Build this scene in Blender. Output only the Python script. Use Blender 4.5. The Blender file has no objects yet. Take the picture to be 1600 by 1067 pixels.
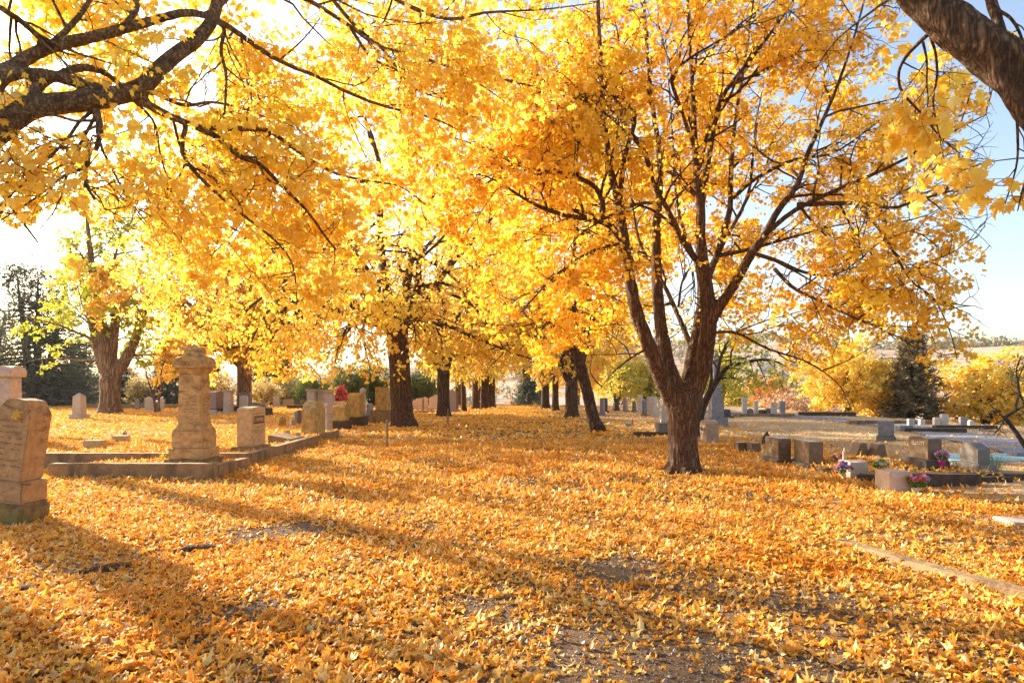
import bpy, bmesh, math
import numpy as np
from mathutils import Vector, Matrix, noise as mnoise

R = np.random.default_rng(11)
scene = bpy.context.scene
COL = scene.collection
rad = math.radians
CAM_H, HZ, FPX = 1.6, 607.0, 1000.0
HAZE = 0.00014


# ---------------------------------------------------------------- placement
def at(px, py, d):
    """photo pixel + distance along the view axis -> point in the place"""
    return np.array([(px - 800.0) / FPX * d, d, CAM_H - (py - HZ) / FPX * d])


def ground_at(px, py):
    d = CAM_H * FPX / (py - HZ)
    return (px - 800.0) / FPX * d, d


def sstep(a, b, x):
    t = np.clip((x - a) / (b - a), 0, 1)
    return t * t * (3 - 2 * t)


def gz(x, y):
    """height of the ground"""
    x = np.asarray(x, float); y = np.asarray(y, float)
    near = 0.018 * np.sin(1.7 * x + 0.6 * y) + 0.014 * np.sin(0.9 * x - 2.1 * y + 1.0) + 0.012 * np.sin(3.1 * x + 2.7 * y)
    near = near * (1 - sstep(25, 60, np.hypot(x, y)))
    u = np.maximum(x - 20.5 - 0.10 * np.maximum(30 - y, 0), 0)
    t = np.maximum(y - 62, 0)
    s = np.hypot(u, t)
    drop = -16 * sstep(0, 150, s) - 0.10 * np.minimum(s, 25)
    r = np.hypot(x, y)
    ridge = 44 + 7 * np.sin(x * 0.006 + 1.1) + 3 * np.sin(x * 0.019 + 2.0) + 2 * np.sin(x * 0.05)
    ridge = ridge - 26 * sstep(100, -250, x)
    hill = (ridge + 18) * sstep(260, 780, r) * sstep(-150, 60, y)
    hill = hill + 5 * np.sin(x * 0.021) * np.sin(y * 0.017) * sstep(260, 420, r)
    return near + drop + hill


# ---------------------------------------------------------------- object helpers
def tag(o, label=None, cat=None, group=None, kind=None):
    if label: o['label'] = label
    if cat: o['category'] = cat
    if group: o['group'] = group
    if kind: o['kind'] = kind
    return o


def empty(name, loc=(0, 0, 0), rz=0.0, label=None, cat=None, group=None):
    o = bpy.data.objects.new(name, None)
    o.empty_display_size = 0.2
    COL.objects.link(o)
    o.location = tuple(float(v) for v in loc); o.rotation_euler = (0, 0, rz)
    return tag(o, label, cat, group)


def link(name, me, parent=None, mat=None):
    o = bpy.data.objects.new(name, me)
    COL.objects.link(o)
    if mat is not None:
        me.materials.clear(); me.materials.append(mat)
    if parent is not None: o.parent = parent
    return o


def np_mesh(name, V, F, smooth=True):
    """V (n,3); F list of (m,k) index arrays"""
    me = bpy.data.meshes.new(name)
    V = np.ascontiguousarray(V, dtype=np.float32)
    me.vertices.add(len(V)); me.vertices.foreach_set('co', V.ravel())
    F = [np.asarray(f, dtype=np.int32) for f in F if len(f)]
    tot = np.concatenate([np.full(len(f), f.shape[1], np.int32) for f in F])
    loops = np.concatenate([f.ravel() for f in F])
    starts = np.concatenate([[0], np.cumsum(tot)[:-1]]).astype(np.int32)
    me.loops.add(len(loops)); me.loops.foreach_set('vertex_index', loops)
    me.polygons.add(len(tot)); me.polygons.foreach_set('loop_start', starts)
    me.polygons.foreach_set('loop_total', tot)
    me.polygons.foreach_set('use_smooth', np.full(len(tot), smooth, dtype=bool))
    me.update(calc_edges=True)
    return me


def copy_thing(o, label=None, group=None, loc=None, rz=None, scale=None):
    c = o.copy(); COL.objects.link(c)
    for ch in o.children:
        k = ch.copy(); COL.objects.link(k); k.parent = c
        for g in ch.children:
            q = g.copy(); COL.objects.link(q); q.parent = k
    if label: c['label'] = label
    if group: c['group'] = group
    if loc is not None: c.location = tuple(float(v) for v in loc)
    if rz is not None: c.rotation_euler = (0, 0, rz)
    if scale is not None: c.scale = scale if hasattr(scale, '__len__') else (scale,) * 3
    return c


# ---------------------------------------------------------------- materials
def new_mat(name):
    m = bpy.data.materials.new(name); m.use_nodes = True
    nt = m.node_tree; nt.nodes.clear()
    out = nt.nodes.new('ShaderNodeOutputMaterial')
    return m, nt, out


def ramp(nt, stops, interp='LINEAR'):
    n = nt.nodes.new('ShaderNodeValToRGB'); cr = n.color_ramp; cr.interpolation = interp
    while len(cr.elements) < len(stops): cr.elements.new(0.5)
    for e, (p, c) in zip(cr.elements, stops):
        e.position = p; e.color = (*c, 1)
    return n


def leaf_mat(name, stops, patch=None, trans=0.5, gloss=0.07, rough=0.45, pscale=0.35, tgain=1.0):
    m, nt, out = new_mat(name); N = nt.nodes; L = nt.links
    geo = N.new('ShaderNodeNewGeometry')
    rp = ramp(nt, stops); L.new(geo.outputs['Random Per Island'], rp.inputs[0])
    colr = rp.outputs[0]
    if patch:
        tc = N.new('ShaderNodeTexCoord'); nz = N.new('ShaderNodeTexNoise')
        nz.inputs['Scale'].default_value = pscale; nz.inputs['Detail'].default_value = 3
        L.new(tc.outputs['Object'], nz.inputs['Vector'])
        mr = N.new('ShaderNodeMapRange'); mr.inputs[1].default_value = 0.53; mr.inputs[2].default_value = 0.66
        L.new(nz.outputs['Fac'], mr.inputs[0])
        mx = N.new('ShaderNodeMix'); mx.data_type = 'RGBA'
        L.new(mr.outputs[0], mx.inputs[0]); L.new(colr, mx.inputs[6]); mx.inputs[7].default_value = (*patch, 1)
        colr = mx.outputs[2]
    df = N.new('ShaderNodeBsdfDiffuse'); tr = N.new('ShaderNodeBsdfTranslucent')
    L.new(colr, df.inputs[0])
    if tgain != 1.0:
        gm = N.new('ShaderNodeMix'); gm.data_type = 'RGBA'; gm.blend_type = 'MULTIPLY'; gm.inputs[0].default_value = 1
        L.new(colr, gm.inputs[6]); gm.inputs[7].default_value = (tgain, tgain, tgain, 1)
        L.new(gm.outputs[2], tr.inputs[0])
    else:
        L.new(colr, tr.inputs[0])
    ms = N.new('ShaderNodeMixShader'); ms.inputs[0].default_value = trans
    L.new(df.outputs[0], ms.inputs[1]); L.new(tr.outputs[0], ms.inputs[2])
    last = ms
    if gloss > 0:
        gl = N.new('ShaderNodeBsdfGlossy'); gl.inputs['Roughness'].default_value = rough
        gl.inputs[0].default_value = (1, 1, 1, 1)
        m2 = N.new('ShaderNodeMixShader'); m2.inputs[0].default_value = gloss
        L.new(ms.outputs[0], m2.inputs[1]); L.new(gl.outputs[0], m2.inputs[2]); last = m2
    L.new(last.outputs[0], out.inputs[0])
    return m


def bark_mat(name, dark, light, zs=0.10, scale=26, bump=0.9, moss=None):
    m, nt, out = new_mat(name); N = nt.nodes; L = nt.links
    tc = N.new('ShaderNodeTexCoord'); mp = N.new('ShaderNodeMapping'); mp.inputs['Scale'].default_value = (1, 1, zs)
    L.new(tc.outputs['Object'], mp.inputs[0])
    def nz(src, sc, det, ro, dist=0.0):
        n = N.new('ShaderNodeTexNoise'); n.inputs['Scale'].default_value = sc; n.inputs['Detail'].default_value = det
        n.inputs['Roughness'].default_value = ro; n.inputs['Distortion'].default_value = dist
        L.new(src, n.inputs['Vector']); return n.outputs['Fac']
    def math_(op, x, y):
        q = N.new('ShaderNodeMath'); q.operation = op
        for k, v in enumerate((x, y)):
            if isinstance(v, (int, float)): q.inputs[k].default_value = v
            elif v is not None: L.new(v, q.inputs[k])
        return q.outputs[0]
    f1 = nz(mp.outputs[0], scale, 4, 0.55, 0.35)
    ridge = math_('MULTIPLY', math_('ABSOLUTE', math_('SUBTRACT', f1, 0.5), None), 3.6)
    f2 = nz(tc.outputs['Object'], 24, 8, 0.72)
    h = math_('ADD', ridge, math_('MULTIPLY', f2, 0.8))
    rp = ramp(nt, [(0.30, tuple(c * 0.45 for c in dark)), (0.55, dark), (1.0, light)])
    L.new(h, rp.inputs[0]); col = rp.outputs[0]
    if moss:
        mr = N.new('ShaderNodeMapRange'); mr.inputs[1].default_value = 0.50; mr.inputs[2].default_value = 0.62; mr.inputs[4].default_value = 0.75
        L.new(nz(tc.outputs['Object'], 9, 6, 0.6), mr.inputs[0])
        mx = N.new('ShaderNodeMix'); mx.data_type = 'RGBA'; L.new(mr.outputs[0], mx.inputs[0]); L.new(col, mx.inputs[6])
        mx.inputs[7].default_value = (*moss, 1); col = mx.outputs[2]
    bs = N.new('ShaderNodeBsdfPrincipled'); bs.inputs['Roughness'].default_value = 0.9
    bs.inputs['Specular IOR Level'].default_value = 0.2
    L.new(col, bs.inputs['Base Color'])
    bp = N.new('ShaderNodeBump'); bp.inputs['Strength'].default_value = bump; bp.inputs['Distance'].default_value = 0.03
    L.new(h, bp.inputs['Height']); L.new(bp.outputs[0], bs.inputs['Normal'])
    L.new(bs.outputs[0], out.inputs[0])
    return m


def stone_mat(name, base, dark, stain=None, lichen=None, rough=0.85, bump=0.4, speck=0.0, scale=7, streak=True):
    m, nt, out = new_mat(name); N = nt.nodes; L = nt.links
    tc = N.new('ShaderNodeTexCoord')
    n1 = N.new('ShaderNodeTexNoise'); n1.inputs['Scale'].default_value = scale; n1.inputs['Detail'].default_value = 9
    n1.inputs['Roughness'].default_value = 0.68
    L.new(tc.outputs['Object'], n1.inputs['Vector'])
    r1 = ramp(nt, [(0.33, dark), (0.58, base), (0.8, tuple(min(1, c * 1.15) for c in base))]); L.new(n1.outputs['Fac'], r1.inputs[0])
    col = r1.outputs[0]
    if stain:
        mp = N.new('ShaderNodeMapping'); mp.inputs['Scale'].default_value = (2.4, 2.4, 0.9 if not streak else 7.0)
        L.new(tc.outputs['Object'], mp.inputs[0])
        n2 = N.new('ShaderNodeTexNoise'); n2.inputs['Scale'].default_value = 1.6; n2.inputs['Detail'].default_value = 6
        n2.inputs['Distortion'].default_value = 0.6
        L.new(mp.outputs[0], n2.inputs['Vector'])
        mr = N.new('ShaderNodeMapRange'); mr.inputs[1].default_value = 0.54; mr.inputs[2].default_value = 0.70; mr.inputs[4].default_value = 0.8
        L.new(n2.outputs['Fac'], mr.inputs[0])
        mx = N.new('ShaderNodeMix'); mx.data_type = 'RGBA'; L.new(mr.outputs[0], mx.inputs[0]); L.new(col, mx.inputs[6])
        mx.inputs[7].default_value = (*stain, 1); col = mx.outputs[2]
    if lichen:
        n3 = N.new('ShaderNodeTexNoise'); n3.inputs['Scale'].default_value = 5; n3.inputs['Detail'].default_value = 8
        L.new(tc.outputs['Object'], n3.inputs['Vector'])
        mr = N.new('ShaderNodeMapRange'); mr.inputs[1].default_value = 0.52; mr.inputs[2].default_value = 0.60; mr.inputs[4].default_value = 0.75
        L.new(n3.outputs['Fac'], mr.inputs[0])
        mx = N.new('ShaderNodeMix'); mx.data_type = 'RGBA'; L.new(mr.outputs[0], mx.inputs[0]); L.new(col, mx.inputs[6])
        mx.inputs[7].default_value = (*lichen, 1); col = mx.outputs[2]
    if speck:
        n4 = N.new('ShaderNodeTexVoronoi'); n4.inputs['Scale'].default_value = 90
        L.new(tc.outputs['Object'], n4.inputs['Vector'])
        mx = N.new('ShaderNodeMix'); mx.data_type = 'RGBA'; mx.blend_type = 'MULTIPLY'; mx.inputs[0].default_value = speck
        L.new(col, mx.inputs[6]); L.new(n4.outputs['Color'], mx.inputs[7]); col = mx.outputs[2]
    bs = N.new('ShaderNodeBsdfPrincipled'); bs.inputs['Roughness'].default_value = rough
    L.new(col, bs.inputs['Base Color'])
    if bump:
        bp = N.new('ShaderNodeBump'); bp.inputs['Strength'].default_value = bump; bp.inputs['Distance'].default_value = 0.02
        n5 = N.new('ShaderNodeTexNoise'); n5.inputs['Scale'].default_value = 28; n5.inputs['Detail'].default_value = 6
        L.new(tc.outputs['Object'], n5.inputs['Vector'])
        L.new(n5.outputs['Fac'], bp.inputs['Height']); L.new(bp.outputs[0], bs.inputs['Normal'])
    L.new(bs.outputs[0], out.inputs[0])
    return m


def plain_mat(name, col, rough=0.7, metal=0.0, var=0.25, scale=30):
    m, nt, out = new_mat(name); N = nt.nodes; L = nt.links
    tc = N.new('ShaderNodeTexCoord'); nz = N.new('ShaderNodeTexNoise'); nz.inputs['Scale'].default_value = scale; nz.inputs['Detail'].default_value = 5
    L.new(tc.outputs['Object'], nz.inputs['Vector'])
    r1 = ramp(nt, [(0.3, tuple(c * (1 - var) for c in col)), (0.7, tuple(min(1, c * (1 + var * 0.6)) for c in col))])
    L.new(nz.outputs['Fac'], r1.inputs[0])
    bs = N.new('ShaderNodeBsdfPrincipled'); bs.inputs['Roughness'].default_value = rough; bs.inputs['Metallic'].default_value = metal
    L.new(r1.outputs[0], bs.inputs['Base Color']); L.new(bs.outputs[0], out.inputs[0])
    return m


M = {}
M['leaf'] = leaf_mat('maple_leaf', [(0.0, (0.92, 0.52, 0.04)), (0.3, (0.95, 0.61, 0.06)), (0.6, (0.96, 0.68, 0.10)), (0.85, (0.97, 0.77, 0.22)), (0.97, (0.90, 0.46, 0.05)), (1.0, (0.74, 0.32, 0.04))],
                     patch=(0.94, 0.75, 0.08), trans=0.6, gloss=0.04)
M['leaf_near'] = leaf_mat('maple_leaf_near', [(0.0, (0.94, 0.56, 0.05)), (0.35, (0.96, 0.67, 0.08)), (0.7, (0.97, 0.75, 0.14)), (0.9, (0.97, 0.83, 0.30)), (1.0, (0.88, 0.42, 0.04))],
                          patch=(0.94, 0.76, 0.08), trans=0.72, gloss=0.02, pscale=0.6)
M['leaf_orange'] = leaf_mat('maple_leaf_deep', [(0.0, (0.90, 0.47, 0.03)), (0.4, (0.94, 0.59, 0.04)), (0.8, (0.96, 0.68, 0.08)), (1.0, (0.80, 0.36, 0.03))],
                            patch=(0.92, 0.66, 0.05), trans=0.6, gloss=0.03)
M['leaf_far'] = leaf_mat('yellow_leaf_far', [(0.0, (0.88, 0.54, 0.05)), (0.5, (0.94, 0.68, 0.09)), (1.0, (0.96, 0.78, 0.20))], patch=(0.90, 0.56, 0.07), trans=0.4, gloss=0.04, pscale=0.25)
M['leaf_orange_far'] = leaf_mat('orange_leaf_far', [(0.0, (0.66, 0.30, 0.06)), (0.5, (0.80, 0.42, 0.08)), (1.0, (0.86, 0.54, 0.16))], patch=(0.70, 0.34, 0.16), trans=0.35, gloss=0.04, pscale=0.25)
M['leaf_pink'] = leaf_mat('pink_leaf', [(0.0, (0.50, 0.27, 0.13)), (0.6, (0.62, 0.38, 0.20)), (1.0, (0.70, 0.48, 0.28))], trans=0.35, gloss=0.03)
M['leaf_red'] = leaf_mat('red_leaf', [(0.0, (0.62, 0.08, 0.07)), (0.6, (0.75, 0.16, 0.13)), (1.0, (0.85, 0.30, 0.22))], trans=0.45, gloss=0.05)
M['leaf_green'] = leaf_mat('yellow_green_leaf', [(0.0, (0.30, 0.38, 0.03)), (0.4, (0.50, 0.54, 0.04)), (0.8, (0.70, 0.66, 0.05)), (1.0, (0.85, 0.70, 0.08))], patch=(0.66, 0.62, 0.05), trans=0.5, gloss=0.05)
M['leaf_lime'] = leaf_mat('lime_yellow_leaf', [(0.0, (0.50, 0.44, 0.06)), (0.6, (0.70, 0.60, 0.10)), (1.0, (0.82, 0.66, 0.16))], patch=(0.82, 0.60, 0.09), trans=0.45, gloss=0.03)
M['leaf_pale'] = leaf_mat('pale_straw_leaf', [(0.0, (0.55, 0.42, 0.16)), (0.6, (0.70, 0.54, 0.22)), (1.0, (0.78, 0.62, 0.28))], patch=(0.60, 0.50, 0.10), trans=0.45, gloss=0.03)
M['needle'] = leaf_mat('pine_needle', [(0.0, (0.055, 0.075, 0.035)), (0.6, (0.085, 0.105, 0.055)), (1.0, (0.14, 0.14, 0.08))], patch=(0.13, 0.12, 0.07), trans=0.25, gloss=0.05, pscale=0.5)
M['needle_tan'] = leaf_mat('tan_needle', [(0.0, (0.10, 0.085, 0.04)), (0.6, (0.26, 0.20, 0.10)), (1.0, (0.42, 0.31, 0.16))], patch=(0.07, 0.085, 0.04), trans=0.25, gloss=0.04, pscale=0.4)
M['needle_green'] = leaf_mat('juniper_needle', [(0.0, (0.05, 0.10, 0.025)), (0.6, (0.10, 0.16, 0.03)), (1.0, (0.20, 0.24, 0.04))], patch=(0.26, 0.28, 0.04), trans=0.25, gloss=0.05, pscale=1.2)
M['litter'] = leaf_mat('fallen_leaf', [(0.0, (0.34, 0.13, 0.03)), (0.08, (0.66, 0.25, 0.03)), (0.16, (0.84, 0.36, 0.035)), (0.45, (0.91, 0.45, 0.05)), (0.72, (0.94, 0.55, 0.11)), (0.88, (0.95, 0.68, 0.33)), (0.96, (0.90, 0.60, 0.07)), (1.0, (0.72, 0.19, 0.03))],
                       patch=(0.86, 0.36, 0.03), trans=0.28, gloss=0.028, rough=0.4, pscale=0.55)
M['litter_far'] = leaf_mat('fallen_leaf_far', [(0.0, (0.84, 0.37, 0.035)), (0.5, (0.93, 0.50, 0.07)), (0.85, (0.95, 0.62, 0.17)), (1.0, (0.95, 0.72, 0.33))],
                           patch=(0.88, 0.43, 0.045), trans=0.28, gloss=0.022, rough=0.4, pscale=0.25)
M['straw'] = leaf_mat('dry_grass_blade', [(0.0, (0.52, 0.35, 0.17)), (0.6, (0.70, 0.50, 0.28)), (1.0, (0.80, 0.62, 0.38))], trans=0.3, gloss=0.04)
M['weed'] = leaf_mat('weed_leaf', [(0.0, (0.10, 0.20, 0.03)), (0.6, (0.22, 0.32, 0.05)), (1.0, (0.42, 0.42, 0.08))], trans=0.35, gloss=0.05)
M['bark'] = bark_mat('maple_bark', (0.085, 0.048, 0.028), (0.24, 0.14, 0.08))
M['bark_mid'] = bark_mat('maple_bark_row', (0.07, 0.042, 0.026), (0.20, 0.12, 0.072), scale=16)
M['bark_limb'] = bark_mat('maple_limb_bark', (0.13, 0.082, 0.048), (0.32, 0.21, 0.12), zs=0.7, scale=34, bump=0.5, moss=(0.045, 0.030, 0.020))
M['bark_tan'] = bark_mat('tan_bark', (0.16, 0.095, 0.052), (0.40, 0.27, 0.16), scale=10)
M['bark_dark'] = bark_mat('conifer_bark', (0.06, 0.045, 0.038), (0.14, 0.11, 0.09), scale=14)
M['sand'] = stone_mat('weathered_sandstone', (0.54, 0.345, 0.145), (0.33, 0.19, 0.07), stain=(0.16, 0.095, 0.04), bump=0.5)
M['sand_l'] = stone_mat('leaning_sandstone', (0.42, 0.27, 0.135), (0.28, 0.17, 0.08), stain=(0.14, 0.08, 0.035), bump=0.7, scale=10)
M['mossy'] = stone_mat('mossy_footing_stone', (0.24, 0.16, 0.07), (0.10, 0.075, 0.03), lichen=(0.24, 0.20, 0.055), bump=1.0)
M['lime'] = stone_mat('buff_limestone', (0.58, 0.40, 0.20), (0.40, 0.25, 0.11), bump=0.4, scale=10)
M['ochre'] = stone_mat('ochre_rough_stone', (0.54, 0.36, 0.13), (0.30, 0.18, 0.05), stain=(0.20, 0.13, 0.04), lichen=(0.58, 0.40, 0.10), bump=1.0, streak=False)
M['white'] = stone_mat('white_marble', (0.56, 0.50, 0.44), (0.42, 0.36, 0.31), bump=0.2, rough=0.6)
M['pinkw'] = stone_mat('pinkish_marble', (0.54, 0.42, 0.33), (0.40, 0.29, 0.22), bump=0.25, rough=0.6)
M['grey'] = stone_mat('grey_granite', (0.23, 0.20, 0.18), (0.15, 0.13, 0.12), speck=0.4, bump=0.15, rough=0.45)
M['bluegrey'] = stone_mat('blue_grey_stone', (0.27, 0.26, 0.28), (0.17, 0.16, 0.18), speck=0.2, bump=0.2, rough=0.6)
M['brown'] = stone_mat('brown_granite', (0.21, 0.145, 0.095), (0.13, 0.085, 0.055), speck=0.35, bump=0.12, rough=0.3)
M['tanst'] = stone_mat('tan_stone', (0.40, 0.29, 0.20), (0.27, 0.18, 0.12), bump=0.3, rough=0.7)
M['mauve'] = stone_mat('mauve_granite', (0.40, 0.29, 0.26), (0.30, 0.21, 0.19), speck=0.25, bump=0.12, rough=0.4)
M['darkst'] = stone_mat('dark_stone', (0.10, 0.075, 0.06), (0.05, 0.037, 0.03), bump=0.6)
M['concrete'] = stone_mat('old_concrete', (0.33, 0.205, 0.095), (0.21, 0.125, 0.055), stain=(0.12, 0.075, 0.035), bump=0.6, streak=False)
M['concrete_p'] = stone_mat('pale_concrete', (0.62, 0.47, 0.27), (0.46, 0.33, 0.18), stain=(0.30, 0.20, 0.10), bump=0.6, streak=False)
M['kerbdark'] = stone_mat('dark_kerb_concrete', (0.10, 0.06, 0.034), (0.045, 0.028, 0.017), bump=0.7)
M['teal'] = stone_mat('teal_painted_concrete', (0.36, 0.52, 0.52), (0.26, 0.40, 0.41), stain=(0.20, 0.28, 0.28), bump=0.2, streak=False, scale=3)
M['ink'] = plain_mat('cut_letter', (0.10, 0.065, 0.04), 0.9)
M['ink_l'] = plain_mat('pale_cut_letter', (0.60, 0.50, 0.38), 0.8)
M['ink_m'] = plain_mat('worn_cut_letter', (0.25, 0.16, 0.09), 0.9)
M['steel'] = plain_mat('weathered_steel', (0.22, 0.18, 0.14), 0.55, 0.6)
M['woodpost'] = plain_mat('grey_wood_post', (0.30, 0.20, 0.11), 0.9)
M['soil'] = plain_mat('dark_soil', (0.075, 0.048, 0.03), 0.95, 0, 0.5, 12)
M['vase_w'] = plain_mat('white_vase', (0.75, 0.66, 0.56), 0.4)
M['vase_m'] = plain_mat('magenta_foil', (0.45, 0.03, 0.20), 0.35)
M['vase_t'] = plain_mat('tan_vase', (0.62, 0.42, 0.26), 0.5)
M['pet_pink'] = leaf_mat('pink_petal', [(0, (0.80, 0.30, 0.50)), (1, (0.90, 0.55, 0.72))], trans=0.3, gloss=0.02)
M['pet_blue'] = leaf_mat('blue_petal', [(0, (0.12, 0.14, 0.42)), (1, (0.45, 0.45, 0.75))], trans=0.3, gloss=0.02)
M['pet_orange'] = leaf_mat('orange_petal', [(0, (0.85, 0.22, 0.04)), (1, (0.92, 0.50, 0.05))], trans=0.3, gloss=0.02)
M['pet_red'] = leaf_mat('coral_petal', [(0, (0.78, 0.12, 0.12)), (1, (0.88, 0.32, 0.25))], trans=0.3, gloss=0.02)
M['pet_violet'] = leaf_mat('violet_petal', [(0, (0.55, 0.25, 0.65)), (1, (0.75, 0.5, 0.82))], trans=0.3, gloss=0.02)
M['pet_white'] = leaf_mat('white_petal', [(0, (0.75, 0.68, 0.62)), (1, (0.88, 0.82, 0.78))], trans=0.3, gloss=0.02)
M['pet_lime'] = leaf_mat('lime_petal', [(0, (0.45, 0.52, 0.06)), (1, (0.60, 0.66, 0.12))], trans=0.3, gloss=0.02)
M['roof'] = plain_mat('grey_roof', (0.28, 0.26, 0.27), 0.8)
M['housewall'] = plain_mat('pale_house_wall', (0.66, 0.60, 0.55), 0.8)
M['glass'] = plain_mat('dark_window', (0.06, 0.07, 0.09), 0.2)


def ground_material():
    m, nt, out = new_mat('ground_surface'); N = nt.nodes; L = nt.links
    tc = N.new('ShaderNodeTexCoord'); O = tc.outputs['Object']

    def noise(scale, detail=6, rough=0.6):
        n = N.new('ShaderNodeTexNoise'); n.inputs['Scale'].default_value = scale; n.inputs['Detail'].default_value = detail
        n.inputs['Roughness'].default_value = rough
        L.new(O, n.inputs['Vector']); return n.outputs['Fac']

    def mix(f, a, b):
        x = N.new('ShaderNodeMix'); x.data_type = 'RGBA'; L.new(f, x.inputs[0]); L.new(a, x.inputs[6]); L.new(b, x.inputs[7]); return x.outputs[2]

    grav = ramp(nt, [(0.30, (0.05, 0.03, 0.018)), (0.5, (0.15, 0.092, 0.053)), (0.66, (0.30, 0.195, 0.115)), (0.8, (0.5, 0.35, 0.22))])
    L.new(noise(55, 5, 0.75), grav.inputs[0])
    straw = ramp(nt, [(0.3, (0.30, 0.19, 0.09)), (0.52, (0.52, 0.36, 0.20)), (0.75, (0.66, 0.49, 0.30))]); L.new(noise(7, 9, 0.75), straw.inputs[0])
    patch = ramp(nt, [(0.42, (0, 0, 0)), (0.62, (1, 1, 1))]); L.new(noise(0.25, 4), patch.inputs[0])
    straw2 = ramp(nt, [(0.3, (0.32, 0.20, 0.10)), (0.6, (0.52, 0.35, 0.18)), (0.8, (0.62, 0.45, 0.26))]); L.new(noise(16, 9, 0.8), straw2.inputs[0])
    lawn = mix(patch.outputs[0], straw.outputs[0], straw2.outputs[0])
    hillr = ramp(nt, [(0.30, (0.20, 0.13, 0.075)), (0.45, (0.38, 0.26, 0.17)), (0.58, (0.50, 0.36, 0.26)), (0.72, (0.40, 0.30, 0.18))]); L.new(noise(0.03, 9, 0.7), hillr.inputs[0])
    sp = N.new('ShaderNodeSeparateXYZ'); L.new(O, sp.inputs[0])
    # gravel under the avenue and the near ground, straw elsewhere
    ax = N.new('ShaderNodeMath'); ax.operation = 'ABSOLUTE'; L.new(sp.outputs['X'], ax.inputs[0])
    mr = N.new('ShaderNodeMapRange'); mr.inputs[1].default_value = 3.0; mr.inputs[2].default_value = 6.0; L.new(ax.outputs[0], mr.inputs[0])
    near = mix(mr.outputs[0], grav.outputs[0], lawn)
    md = N.new('ShaderNodeMapRange'); md.inputs[1].default_value = 120; md.inputs[2].default_value = 260
    ln = N.new('ShaderNodeVectorMath'); ln.operation = 'LENGTH'; L.new(O, ln.inputs[0]); L.new(ln.outputs['Value'], md.inputs[0])
    col = mix(md.outputs[0], near, hillr.outputs[0])
    bs = N.new('ShaderNodeBsdfPrincipled'); bs.inputs['Roughness'].default_value = 0.95; bs.inputs['Specular IOR Level'].default_value = 0.15
    L.new(col, bs.inputs['Base Color'])
    bp = N.new('ShaderNodeBump'); bp.inputs['Strength'].default_value = 0.8; bp.inputs['Distance'].default_value = 0.025
    L.new(noise(45, 6, 0.7), bp.inputs['Height']); L.new(bp.outputs[0], bs.inputs['Normal'])
    L.new(bs.outputs[0], out.inputs[0])
    return m


# ---------------------------------------------------------------- vegetation geometry
def norm(a):
    return a / np.maximum(np.linalg.norm(a, axis=-1, keepdims=True), 1e-9)


def smooth_path(P, n):
    """P (k,4) x,y,z,r -> (n,4) along a Catmull-Rom curve"""
    P = np.asarray(P, float); k = len(P)
    Q = np.vstack([2 * P[0] - P[1], P, 2 * P[-1] - P[-2]])
    t = np.linspace(0, k - 1 - 1e-6, n); i = t.astype(int); f = (t - i)[:, None]
    a, b, c, d = Q[i], Q[i + 1], Q[i + 2], Q[i + 3]
    o = 0.5 * ((2 * b) + (c - a) * f + (2 * a - 5 * b + 4 * c - d) * f ** 2 + (3 * b - a - 3 * c + d) * f ** 3)
    o[:, 3] = np.maximum(o[:, 3], 0.003)
    return o


class Geo:
    def __init__(s): s.V, s.F, s.n = [], [], 0
    def add(s, V, F):
        s.V.append(V.reshape(-1, 3)); s.F += [f + s.n for f in F]; s.n += V.size // 3
    def tubes(s, P, r, sides):
        """P (M,N,3) r (M,N): open tubes, tip closed by a point"""
        P = np.asarray(P, float); r = np.asarray(r, float)
        if P.ndim == 2: P = P[None]; r = r[None]
        Mn, Nn = P.shape[:2]
        T = np.gradient(P, axis=1); T = norm(T)
        mt = norm(P[:, -1] - P[:, 0])
        ref = np.where(np.abs(mt[:, 2:3]) > 0.75, np.array([[1.0, 0.1, 0]]), np.array([[0.1, 0, 1.0]]))[:, None, :]
        U = norm(np.cross(T, ref)); W = np.cross(T, U)
        a = np.linspace(0, 2 * math.pi, sides, endpoint=False)
        ring = (P[:, :, None, :] + r[:, :, None, None] * (np.cos(a)[None, None, :, None] * U[:, :, None, :] + np.sin(a)[None, None, :, None] * W[:, :, None, :]))
        m, k, j = np.meshgrid(np.arange(Mn), np.arange(Nn - 1), np.arange(sides), indexing='ij')
        b = m * Nn * sides
        j2 = (j + 1) % sides
        q = np.stack([b + k * sides + j, b + k * sides + j2, b + (k + 1) * sides + j2, b + (k + 1) * sides + j], -1).reshape(-1, 4)
        F = [q]
        cap = (np.arange(Mn) * Nn * sides)[:, None]
        F.append(cap + (Nn - 1) * sides + np.arange(sides)[None, :])
        F.append(cap + np.arange(sides)[::-1][None, :])
        s.add(ring, F)
    def mesh(s, name, smooth=True): return np_mesh(name, np.concatenate(s.V), s.F, smooth)


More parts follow.
